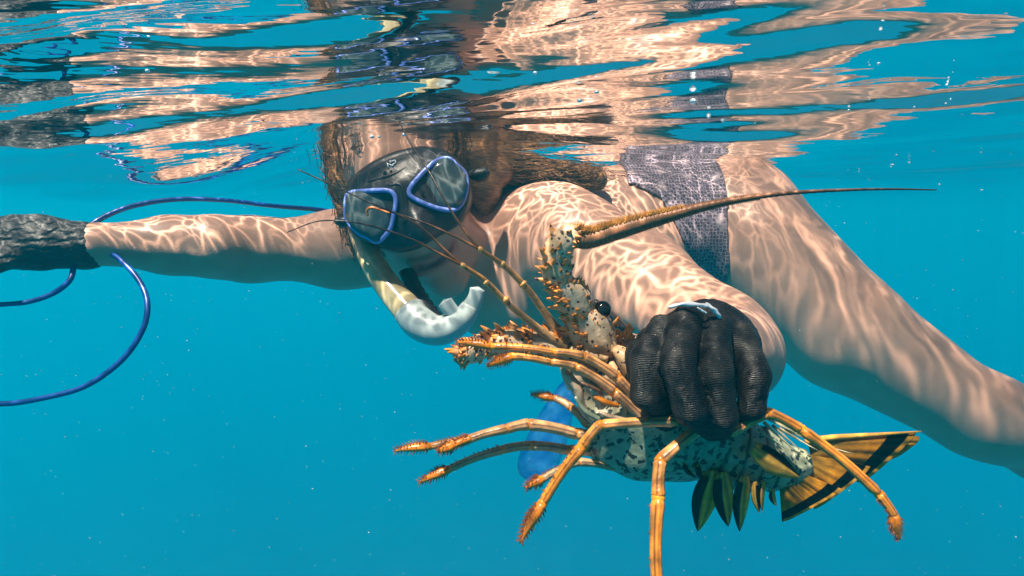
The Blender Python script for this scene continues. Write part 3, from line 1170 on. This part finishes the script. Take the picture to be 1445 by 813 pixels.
# carapace
cf = Field(arange(0.02, 0.20, 0.0018), arange(0.42, 0.60, 0.0022), arange(-0.29, -0.13, 0.0018))


def lp(rows):
    return [P(a, b, c) for a, b, c, d in rows], [RR(d, c) for a, b, c, d in rows]


cf.chain(*lp([(806, 500, .515, 20), (845, 535, .512, 40), (895, 575, .508, 64), (950, 603, .505, 66), (1005, 617, .505, 56)]), 0.01)
cf.chain(*lp([(850, 495, .52, 24), (885, 512, .52, 40), (930, 540, .52, 46)]), 0.008)
cf.chain(*lp([(858, 628, .502, 30), (900, 634, .503, 37), (960, 634, .505, 38)]), 0.012)
cf.ell(P(838, 572, .475), ((1, 0, 0), (0, 1, 0), (0, 0, 1)), (0.026, 0.024, 0.020), 0.006, cut=True)
V, Q = cf.mesh()
V = smoothv(V, Q, 1)
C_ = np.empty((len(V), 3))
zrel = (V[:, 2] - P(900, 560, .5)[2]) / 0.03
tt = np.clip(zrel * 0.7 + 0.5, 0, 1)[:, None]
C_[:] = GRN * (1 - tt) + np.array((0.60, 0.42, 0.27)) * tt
carap = mesh_obj("carapace", V, Q, m_belly, LO, col=C_)
g = Geo()
sp_rows = [(872, 470), (884, 478), (862, 482), (878, 492), (852, 470), (890, 466), (868, 458), (846, 486), (858, 500), (886, 504), (838, 492), (826, 484), (842, 472), (856, 460)]
for k_ in range(34):
    if k_ < len(sp_rows):
        u, v = sp_rows[k_]
    else:
        u, v = random.uniform(820, 900), random.uniform(468, 500)
    p0 = P(u, v, .503)
    g.spike(p0, (random.uniform(-.7, .4), -0.5, random.uniform(.6, 1.2)), 0.0028, random.uniform(.006, .011), np.array((.6, .35, .15)), ORG * 1.0, bend=(0.1, 0, 0.1))
g.build("carapace_spines", m_hairs, carap)
# pale plates beside the glove and below the antenna base
g = Geo()
for rows in ([(868, 492, .486, 9), (882, 505, .482, 16), (890, 528, .480, 12)], [(862, 512, .488, 6), (874, 530, .485, 9), (884, 548, .482, 7)], [(806, 492, .492, 8), (830, 500, .488, 12), (855, 505, .49, 10)],
             [(842, 470, .497, 9), (858, 486, .492, 13), (866, 498, .49, 9)]):
    pts, rad = pathpx(rows, 5)
    g.tube(pts, rad, 12, squash=0.8, col=CREAM * 1.05)
g.build("shell_plate", m_shell, carap)
# mouthparts and sternum under the head
g = Geo()
for rows, cc_ in (([(800, 528, .475, 8), (815, 548, .472, 9), (822, 575, .475, 8), (838, 594, .48, 7)], PALE * .7), ([(826, 530, .478, 8), (840, 550, .472, 10), (850, 575, .472, 9)], PALE * .75),
                  ([(838, 560, .468, 5), (856, 568, .467, 6), (872, 572, .47, 5)], ORG * .6), ([(812, 560, .470, 4), (826, 580, .468, 5), (846, 592, .47, 5)], GRN * .8),
                  ([(846, 582, .468, 4), (862, 588, .468, 5), (882, 592, .47, 4)], PALE * .6), ([(820, 540, .466, 3), (834, 546, .465, 4), (846, 552, .468, 3)], BRN), ([(795, 512, .480, 8), (800, 530, .478, 9), (806, 548, .478, 7)], PALE * .8)):
    pts, rad = pathpx(rows, 5)
    g.tube(pts, rad, 10, squash=0.7, col=cc_)
g.build("mouthparts", m_leg, LO)
# eye on its stalk
g = Geo()
for k_ in range(8):
    a0 = -math.pi / 2 + math.pi * k_ / 7
pts, rad = pathpx([(853, 452, .497, 6), (851, 445, .494, 7)], 3)
g.tube(pts, rad, 10, col=ORG)
eyes = g.build("eye_stalk", m_leg, LO)
ef = Field(arange(0.055, 0.085, 0.001), arange(0.465, 0.51, 0.001), arange(-0.18, -0.14, 0.001))
ef.ell(P(850, 437, .487), ((1, 0, 0), (0, 1, 0), (0, 0, 1)), (RR(13, .487),) * 3, 0)
V, Q = ef.mesh()
m_eye = M("glossy_dark_eye", (0.015, 0.010, 0.006), 0.06)
mesh_obj("eye", V, Q, m_eye, eyes)


# antenna bases: chunky spotted segments with orange spines
def segbump(t, th):
    return 1 + 0.05 * math.sin(3 * th + 9 * t) + 0.04 * math.sin(7 * th - 15 * t)


def antenna_base(segs, nsp, spread_dir):
    g = Geo()
    for rows in segs:
        pts, rad = pathpx(rows, 5)
        rad = rad * 1.13
        rad[0] *= 0.85
        g.tube(pts, rad, 20, squash=0.92, bump=segbump, colf=lambda t, th: lerp(PALE, CREAM, 0.5 + 0.5 * math.sin(th * 2 + t * 4)) if 0.06 < t < 0.93 else np.array((0.45, 0.22, 0.08)))
        n_ = len(pts)
        for _ in range(nsp):
            i = random.randrange(1, n_ - 1)
            th = random.uniform(0, 6.28)
            t_ = unit(pts[min(n_ - 1, i + 1)] - pts[i - 1])
            a = unit(np.cross(t_, (0.2, 1, 0.1)))
            b2 = np.cross(t_, a)
            dr = a * math.cos(th) + b2 * math.sin(th)
            if dr[1] > 0.3:
                dr[1] *= -1
            w_ = max(0, dr @ unit(spread_dir))
            g.spike(pts[i] + dr * rad[i] * 0.86, dr + t_ * 0.35, 0.0018 + 0.0014 * w_, 0.003 + 0.0055 * w_ * random.random() + 0.0008, CREAM * 0.9, ORG, bend=t_ * 0.25)
        for k_ in range(26):
            i = random.randrange(1, n_)
            t_ = unit(pts[min(n_ - 1, i + 1)] - pts[i - 1])
            dr = unit(spread_dir) + rng.normal(0, .45, 3)
            dr = unit(dr - t_ * dr.dot(t_))
            g.spike(pts[i] + dr * rad[i] * 0.9, dr + t_ * .5, 0.0011, random.uniform(.002, .0045), ORG * .8, ORG, 5)
    return g


g = antenna_base([[(848, 500, .505, 24), (836, 475, .497, 30), (822, 450, .492, 27), (816, 440, .492, 18)],
                  [(824, 446, .490, 18), (812, 428, .486, 24), (798, 408, .482, 22), (792, 396, .482, 15)],
                  [(794, 402, .482, 15), (787, 386, .478, 20), (784, 364, .474, 19), (792, 344, .470, 18), (806, 332, .468, 15), (818, 332, .467, 10)]], 44, (-1, -.2, .3))
tag(g.build("antenna_base", m_shell, LO))
g = antenna_base([[(806, 492, .505, 16), (780, 486, .50, 19), (752, 482, .498, 18), (742, 482, .498, 13)],
                  [(750, 482, .498, 13), (728, 482, .496, 18), (700, 484, .492, 18), (690, 486, .492, 13)],
                  [(696, 486, .492, 13), (676, 490, .49, 17), (658, 500, .488, 15), (644, 508, .486, 9)]], 34, (-.3, -.2, 1))
tag(g.build("antenna_base", m_shell, LO))


# long whip of the near antenna with its orange fringe
rows = [(806, 332, .468, 13), (830, 338, .466, 11.5), (870, 326, .462, 11), (910, 314, .458, 9.5), (950, 303, .455, 7.5), (1000, 290, .452, 5.5), (1060, 279, .449, 4), (1120, 272, .447, 3), (1200, 268, .445, 2.0), (1265, 267, .444, 1.5), (1322, 268, .443, 0.8)]
pts, rad = pathpx(rows, 22)
g = Geo()
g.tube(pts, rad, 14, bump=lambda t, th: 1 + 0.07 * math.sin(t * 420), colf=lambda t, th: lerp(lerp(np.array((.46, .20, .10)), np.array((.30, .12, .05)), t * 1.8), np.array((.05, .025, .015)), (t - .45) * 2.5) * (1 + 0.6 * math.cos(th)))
whip = g.build("antenna", m_ant, LO)
g = Geo()
for i in range(4, int(len(pts) * 0.62)):
    t_ = unit(pts[i + 1] - pts[i - 1])
    n_ = unit(np.cross(t_, (0, 1, 0)))
    if n_[2] < 0:
        n_ = -n_
    for s_ in (1, -1):
        g.spike(pts[i] + n_ * rad[i] * 0.9 * s_, n_ * s_ + t_ * 0.7, 0.0007, rad[i] * 0.32 + .0006, BRN * 1.4, BRN * .7, 4)
i0 = int(len(pts) * 0.005)
for i in range(i0, int(len(pts) * 0.43)):
    fall = 1 - i / (len(pts) * 0.46)
    t_ = unit(pts[i + 1] - pts[max(0, i - 1)])
    n_ = unit(np.cross(t_, (0, 1, 0)))
    if n_[2] < 0:
        n_ = -n_
    for _ in range(11):
        b_0 = pts[i] + n_ * rad[i] * 0.75 + t_ * random.uniform(-.002, .002) + np.array((0, random.uniform(-.004, .004), 0)) * (0.4 + fall)
        g.spike(b_0, n_ + t_ * random.uniform(0.1, .9) + rng.normal(0, .25, 3), 0.0005, (0.0035 + 0.004 * fall) * random.uniform(.6, 1.1), np.array((.62, .28, .05)), np.array((.85, .42, .10)), 3)
g.build("antenna_fringe", m_hairs, whip)


# antennules: jointed stalks that each fork into two fine whips
def antennule(rows, knots, whips):
    g = Geo()
    pts, rad = pathpx(rows, 8)
    g.tube(pts, rad, 10, colf=lambda t, th: lerp(np.array((.62, .42, .22)), np.array((.50, .22, .05)), t) * (0.75 + .35 * math.cos(2 * th)))
    for (u, v, d, r_) in knots:
        pts, rad = pathpx([(u - 3, v - 3, d, r_ * .6), (u, v, d, r_), (u + 3, v + 3, d, r_ * .6)], 3)
        g.tube(pts, rad, 8, col=(.75, .38, .10))
    o = g.build("antennule", m_leg, LO)
    for w in whips:
        g = Geo()
        pts, rad = pathpx(w, 10)
        g.tube(pts, rad, 6, colf=lambda t, th: lerp(np.array((.22, .09, .03)), np.array((.02, .012, .01)), t * 2))
        g.build("flagellum", m_ant, o)


antennule([(800, 484, .498, 10), (792, 472, .495, 8), (770, 443, .49, 5.5), (744, 408, .482, 5), (712, 376, .474, 4.2), (677, 352, .466, 3)],
          [(738, 401, .480, 6.5), (709, 373, .473, 5.2), (678, 352, .466, 4.2)],
          [[(677, 352, .466, 2.4), (655, 325, .465, 1.9), (632, 290, .47, 1.6), (604, 240, .48, 1.4), (578, 200, .49, 1.2), (564, 172, .50, 1.0)],
           [(677, 352, .466, 2.2), (640, 333, .462, 1.8), (600, 315, .46, 1.5), (565, 303, .46, 1.4), (540, 295, .46, 1.4), (524, 294, .46, 1.6)]])
antennule([(798, 490, .495, 9), (778, 478, .49, 7), (745, 452, .482, 5.2), (712, 424, .475, 4.6), (684, 396, .468, 4), (653, 375, .460, 3)],
          [(714, 423, .474, 5.6), (686, 399, .468, 5.2), (653, 375, .46, 4.4)],
          [[(653, 375, .46, 2.4), (630, 355, .458, 1.9), (595, 322, .455, 1.6), (560, 302, .452, 1.4), (520, 285, .45, 1.2), (470, 262, .45, 1.1), (420, 239, .45, .8)],
           [(653, 375, .46, 2.3), (620, 358, .455, 1.8), (586, 340, .45, 1.5), (545, 325, .445, 1.3), (500, 314, .44, 1.1), (450, 312, .44, 1.0), (405, 328, .44, .7)]])
g = Geo()
pts, rad = pathpx([(519, 305, .462, 1.6), (518, 297, .461, 2), (524, 293, .460, 2.2), (536, 296, .460, 1.8), (550, 301, .459, 1.2)], 5)
g.tube(pts, rad, 8, col=(.85, .22, .05))
g.build("hooked_tip", m_leg, LO)


# walking legs
def leg(joints, tip_start, warm=0.3, bristle=1.0, seed=0, squash=0.85):
    """joints (u, v, d, r_px): straight segments between knobbly joints; the last one is the brush tip"""
    rl = random.Random(seed)
    g, h = Geo(), Geo()
    nj = len(joints)
    for j in range(nj - 1):
        a, b2 = np.array(joints[j], float), np.array(joints[j + 1], float)
        n_ = 12
        rows = []
        tipseg = j >= tip_start
        for k in range(n_ + 1):
            s_ = k / n_
            w = a * (1 - s_) + b2 * s_
            if j == nj - 2:
                prof = (1.0 + 0.25 * math.sin(math.pi * min(1, s_ * 1.6))) * (1 - s_ ** 3 * 0.92)
                w[3] = a[3] * prof
            else:
                w[3] *= 1 - 0.10 * math.sin(math.pi * s_) - (0.25 if k in (0, n_) else 0) + (0.04 if k in (1, n_ - 1) else 0)
            rows.append(w)
        pts = np.array([P(*r_[:3]) for r_ in rows])
        rad = np.array([r_[3] * r_[2] / F for r_ in rows]) * 0.92
        T0 = j / (nj - 1)

        def colf(t, th, T0=T0, tipseg=tipseg):
            T = T0 + t / (nj - 1)
            e = math.cos(th)
            st = max(math.exp(-((e - 0.45) / 0.15) ** 2), math.exp(-((e + 0.20) / 0.11) ** 2), 0.6 * (e < -0.7))
            base = lerp(CREAM, lerp(PUR * .6, BRN * .35, T * 1.3), st)
            base = lerp(base, lerp(ORG, DORG * .3, st), min(0.9, warm * (0.3 + 1.3 * T)))
            if t < 0.07 or t > 0.93:
                base = lerp(base, ORG, 0.75)
            if tipseg:
                base = lerp(lerp(ORG, DORG, 0.35 + 0.5 * (st > 0.7)), DORG * .4, (t - .85) * 6 if j == nj - 2 else 0)
            return base
        tdir = unit(pts[-1] - pts[0])
        upv = unit(np.cross(tdir, (0, 1, 0)))
        if upv[2] < -0.2 or (abs(upv[2]) <= 0.2 and upv[0] > 0):
            upv = -upv
        bow = 0.030 * np.linalg.norm(pts[-1] - pts[0]) * (0.3 if j == 0 else 1)
        pts = pts + upv * bow * np.sin(np.linspace(0, math.pi, n_ + 1))[:, None]
        g.tube(pts, rad, 30, squash=squash, colf=colf, up=upv)
        if j > 0:
            # knuckle
            g.tube([pts[0] - unit(pts[1] - pts[0]) * rad[1] * .7, pts[0], pts[1]], [rad[1] * .5, rad[1] * 0.86, rad[1] * .6], 10, col=lerp(CREAM * .8, ORG, 0.6 + 0.4 * warm))
        # bristles
        if j >= tip_start - 1:
            t_ = unit(pts[-1] - pts[0])
            n0 = unit(np.cross(t_, (0, 1, 0)))
            cnt = int((150 if tipseg else 34) * bristle)
            for _ in range(cnt):
                i = rl.randrange(1, n_)
                s_ = rl.choice((-1, 1, -1)) if tipseg else -1
                th = rl.gauss(0, 0.55)
                dr = n0 * math.cos(th) * s_ + np.array((0, -1, 0)) * math.sin(th)
                h.spike(pts[i] + dr * rad[i] * 0.85, dr + t_ * 0.8, 0.00035, rl.uniform(.0018, .0038) if tipseg else rl.uniform(.001, .0028), DORG * .8, np.array((.10, .03, .01)), 3)
    o = g.build("leg", m_leg, LO)
    h.build("leg_bristles", m_hairs, o)
    return o


# two front legs folded forward under the head
leg([(918, 585, .475, 8), (902, 562, .472, 9), (866, 528, .468, 9), (824, 503, .466, 8), (786, 498, .466, 8), (742, 492, .466, 6.5), (693, 488, .468, 6), (641, 482, .472, 7)][0:1] +
    [(870, 532, .468, 10), (824, 503, .466, 9), (782, 497, .466, 7.5), (693, 489, .468, 6.5), (641, 483, .472, 5)], 4, 0.6, 1.4, 1)
leg([(908, 592, .474, 10), (866, 552, .470, 11), (812, 517, .467, 9.5), (778, 511, .467, 8), (724, 503, .467, 7.5), (686, 518, .468, 5)], 4, 0.55, 1.4, 2)
# small hind limb curling below the mouth
leg([(850, 600, .49, 8), (828, 598, .495, 9), (806, 575, .50, 8), (782, 562, .505, 6), (748, 557, .51, 4)], 3, 0.1, 1.0, 3)
# three far legs reaching left
leg([(880, 622, .50, 10), (812, 612, .49, 11), (744, 599, .48, 11), (716, 605, .476, 9.5), (657, 622, .47, 8), (608, 630, .466, 6.5), (554, 637, .462, 5)], 5, 0.3, 1.3, 4)
leg([(664, 618, .469, 7), (640, 628, .466, 8), (617, 639, .463, 4)], 0, 0.3, 0.8, 41)
leg([(880, 642, .505, 9), (800, 635, .495, 9.5), (748, 629, .487, 9), (711, 634, .482, 8.5), (634, 662, .474, 7), (589, 683, .470, 5)], 4, 0.0, 1.3, 5)
leg([(900, 664, .50, 6), (862, 659, .495, 7), (816, 652, .49, 8), (790, 663, .485, 7.5), (766, 676, .48, 7), (740, 690, .476, 4)], 4, 0.0, 1.0, 6)
# near legs
leg([(955, 594, .452, 11), (846, 600, .450, 9.5), (822, 630, .448, 11), (766, 710, .440, 9), (733, 768, .434, 6)], 3, 0.95, 1.6, 7)
leg([(986, 604, .455, 12), (932, 650, .445, 12), (929, 702, .435, 13), (930, 850, .42, 11), (932, 905, .415, 6)], 3, 0.85, 0.6, 8)
leg([(1030, 612, .458, 9), (1084, 582, .45, 10), (1130, 606, .447, 10), (1240, 697, .437, 9.5), (1262, 728, .434, 8), (1270, 762, .432, 4)], 4, 1.3, 0.7, 9)

# abdomen, segment by segment
ax_rows = crom([(985, 618, .505, 56), (1030, 636, .503, 52), (1072, 648, .50, 45), (1108, 656, .498, 33), (1145, 652, .497, 17)], 8)
ab = empty("abdomen_root", (0, 0, 0)) if False else None
for s_ in range(6):
    i0, i1 = s_ * 5, s_ * 5 + 7
    seg = ax_rows[i0:min(len(ax_rows), i1)]
    if len(seg) < 3:
        break
    g = Geo()
    pts = np.array([P(*r_[:3]) for r_ in seg])
    rad = np.array([r_[3] * r_[2] / F for r_ in seg]) * np.linspace(1.03, 0.96, len(seg))
    g.tube(pts, rad, 36, squash=1.0, bump=lambda t, th: 1 + 0.025 * math.sin(9 * th), colf=lambda t, th: lerp(np.array((.36, .40, .27)), np.array((.05, .08, .07)), 0.9 if (t < .12 or t > .9) else 0.25 + .25 * math.sin(12 * th)))
    g.build("abdomen_segment", m_belly, LO)

# swimmerets: two-toned leaves hanging from the abdomen
YEL, BLK = np.array((.98, .66, .14)), np.array((.008, .008, .008))


def leaf(u0, v0, u1, v1, wpx, d, black_side=1, name="swimmeret", blk=0.1, tip_d=0.0):
    n_, m_ = 22, 18
    A, B = np.array((u0, v0), float), np.array((u1, v1), float)
    dr = B - A
    nn = np.array((-dr[1], dr[0])) / np.linalg.norm(dr)
    V, C, Fc = [], [], []
    for i in range(n_ + 1):
        t = i / n_
        w = wpx * (math.sin(math.pi * min(1, 0.12 + 0.88 * t)) ** 0.8) * (1 - t * 0.15) + 0.4
        for k in range(m_ + 1):
            s = 2 * k / m_ - 1
            q_ = A + dr * t + nn * w * s + nn * 3 * math.sin(t * 3)
            V.append(P(q_[0], q_[1], d - 0.003 * (1 - s * s) + tip_d * t))
            isb = (s * black_side > blk) and t > 0.12
            C.append(BLK if isb else YEL * (0.85 + 0.25 * math.sin(9 * s + 5 * t)))
    for i in range(n_):
        for k in range(m_):
            a = i * (m_ + 1) + k
            Fc.append((a, a + 1, a + m_ + 2, a + m_ + 1))
    o = mesh_obj(name, V, Fc, m_fan, LO, col=C)
    sm = o.modifiers.new("thick", 'SOLIDIFY')
    sm.thickness = 0.0006
    return o


leaf(1008, 664, 985, 750, 19, .478, 1, blk=.15)
leaf(1020, 666, 1028, 743, 15, .474, 1, blk=.1)
leaf(1052, 672, 1044, 750, 12, .472, 1, blk=.0)
leaf(1066, 680, 1072, 724, 6, .472, -1, blk=.2)
leaf(1078, 678, 1076, 722, 5, .474, 1, blk=.3)
leaf(1064, 632, 1128, 673, 17, .462, -1, blk=.35)
leaf(964, 652, 981, 673, 4, .474, 1, blk=-.6)
leaf(984, 655, 997, 680, 5, .474, 1, blk=-.6)
leaf(1090, 690, 1096, 714, 5, .476, 1, blk=.0)
g = Geo()
for (a, b2, c1, d1, r_) in ((1078, 596, 1130, 646, 2.6), (1090, 600, 1132, 640, 2.4), (1100, 604, 1157, 641, 2.4), (1096, 596, 1150, 628, 2), (1108, 606, 1170, 634, 2.2), (1160, 628, 1206, 643, 1.6), (1070, 606, 1108, 636, 2.6), (1082, 590, 1120, 612, 2.2)):
    p0, p1 = P(a, b2, .47), P(c1, d1, .462)
    g.spike(p0, p1 - p0, RR(r_, .466), np.linalg.norm(p1 - p0), np.array((.35, .30, .16)), np.array((.75, .70, .5)), 6, bend=(0, 0, 0.06))
g.build("swimmeret_spines", m_leg, LO)

# tail fan: overlapping blades with a black band and a yellow rim
fan_o = None


def blade(c00, c01, c10, c11, d0, d1, name, lift=0.0):
    """c00,c01 base corners; c10,c11 outer corners (pixels)"""
    n_, m_ = 70, 24
    V, C, Fc = [], [], []
    c00, c01, c10, c11 = map(lambda q: np.array(q, float), (c00, c01, c10, c11))
    for i in range(n_ + 1):
        s = i / n_
        for k in range(m_ + 1):
            w = k / m_
            q_ = (c00 * (1 - w) + c01 * w) * (1 - s) + (c10 * (1 - w) + c11 * w) * s
            dr = (c10 + c11) / 2 - (c00 + c01) / 2
            edge = 1 - 0.055 * (abs(2 * w - 1) ** 4)
            q_ = (c00 * (1 - w) + c01 * w) + (q_ - (c00 * (1 - w) + c01 * w)) * edge
            dd = d0 + (d1 - d0) * s + lift - 0.006 * math.sin(math.pi * w) * s + 0.0012 * math.sin(w * 30) * s
            V.append(P(q_[0], q_[1], dd))
            rib = 0.74 + 0.26 * math.sin(w * 34 + 1.5 * s) * (0.5 + .5 * math.sin(w * 11)) - 0.25 * math.exp(-((w - .5 - .1 * math.sin(s * 3)) / .05) ** 2)
            am = lerp(np.array((.55, .38, .08)), np.array((.98, .46, .02)), s * 1.3) * rib
            if 0.74 < s < 0.93:
                cc_ = BLK * 0.5
            elif s >= 0.93:
                cc_ = np.array((.80, .45, .05))
            else:
                cc_ = am
            C.append(cc_)
    for i in range(n_):
        for k in range(m_):
            a = i * (m_ + 1) + k
            Fc.append((a, a + 1, a + m_ + 2, a + m_ + 1))
    o = mesh_obj(name, V, Fc, m_fan, LO, col=C)
    sm = o.modifiers.new("thick", 'SOLIDIFY')
    sm.thickness = 0.0008
    return o


blade((1140, 622), (1146, 650), (1302, 608), (1218, 684), .500, .515, "tail_blade")
blade((1132, 640), (1140, 668), (1234, 660), (1150, 722), .494, .500, "tail_blade", -0.002)
blade((1112, 660), (1100, 684), (1192, 692), (1104, 740), .490, .490, "tail_blade", -0.003)
blade((1136, 618), (1150, 632), (1306, 616), (1262, 650), .506, .524, "tail_blade", 0.003)
g = Geo()
pts, rad = pathpx([(1138, 622, .497, 5), (1180, 617, .503, 4), (1240, 613, .508, 2.6), (1300, 609, .514, 1)], 8)
g.tube(pts, rad, 8, col=(.80, .38, .06))
g.build("tail_rib", m_leg, LO)

# ------------------------------------------------------------------ bubbles and specks
def uv_ball(r, n=8, m_=10):
    V, Fc = [], []
    for i in range(n + 1):
        ph = math.pi * i / n
        for k in range(m_):
            th = 2 * math.pi * k / m_
            V.append((r * math.sin(ph) * math.cos(th), r * math.sin(ph) * math.sin(th), r * math.cos(ph)))
    for i in range(n):
        for k in range(m_):
            l = (k + 1) % m_
            Fc.append((i * m_ + k, i * m_ + l, (i + 1) * m_ + l, (i + 1) * m_ + k))
    return V, Fc


Vb, Fb = uv_ball(1.0)
b0 = mesh_obj("bubble", Vb, Fb, m_bubble)
spots = [(208, 100, 3.2), (235, 243, 2), (183, 292, 1.8), (570, 190, 3), (508, 173, 3), (525, 193, 3.4), (535, 193, 2.4), (755, 103, 3), (818, 142, 4), (842, 130, 3.4), (978, 143, 5), (1000, 165, 3), (1020, 170, 3), (782, 190, 3), (1240, 90, 2.6), (950, 180, 2.4)]
for _ in range(46):
    u = random.gauss(1290, 75)
    v = random.uniform(140, 272)
    if 1090 < u < 1440:
        spots.append((u, v, random.uniform(0.9, 2.0)))
first = True
for (u, v, r_) in spots:
    el = (HZ - v) / F
    d = min(2.6, max(0.3, (-CAMZ + 0.0) / el)) * 0.97
    o = b0 if first else b0.copy()
    if not first:
        COL.objects.link(o)
    first = False
    o.location = P(u, v, d)
    rr_ = RR(r_, d)
    o.scale = (rr_, rr_, rr_ * 0.8)
    tag(o, "tiny bright air bubble just under the rippled water surface", "bubble", "air bubbles under the surface")

g = Geo()
for _ in range(1100):
    d = random.uniform(0.35, 2.2)
    u, v = random.uniform(-100, 1545), random.uniform(300 - 0.08 / d * F, 900)
    r_ = RR(abs(random.gauss(0, 0.5)) + 0.45, d) * (0.9 if d > .6 else .6)
    p = P(u, v, d)
    if p[2] > -0.02:
        continue
    a, b2, c1 = rng.normal(0, 1, 3), rng.normal(0, 1, 3), rng.normal(0, 1, 3)
    t4 = [p + unit(a) * r_, p + unit(b2) * r_, p + unit(c1) * r_, p - unit(a + b2 + c1) * r_]
    g.add(t4, [(0, 1, 2), (0, 2, 3), (0, 3, 1), (1, 3, 2)], (1, 1, 1))
tag(g.build("suspended_specks", m_speck), kind='stuff')
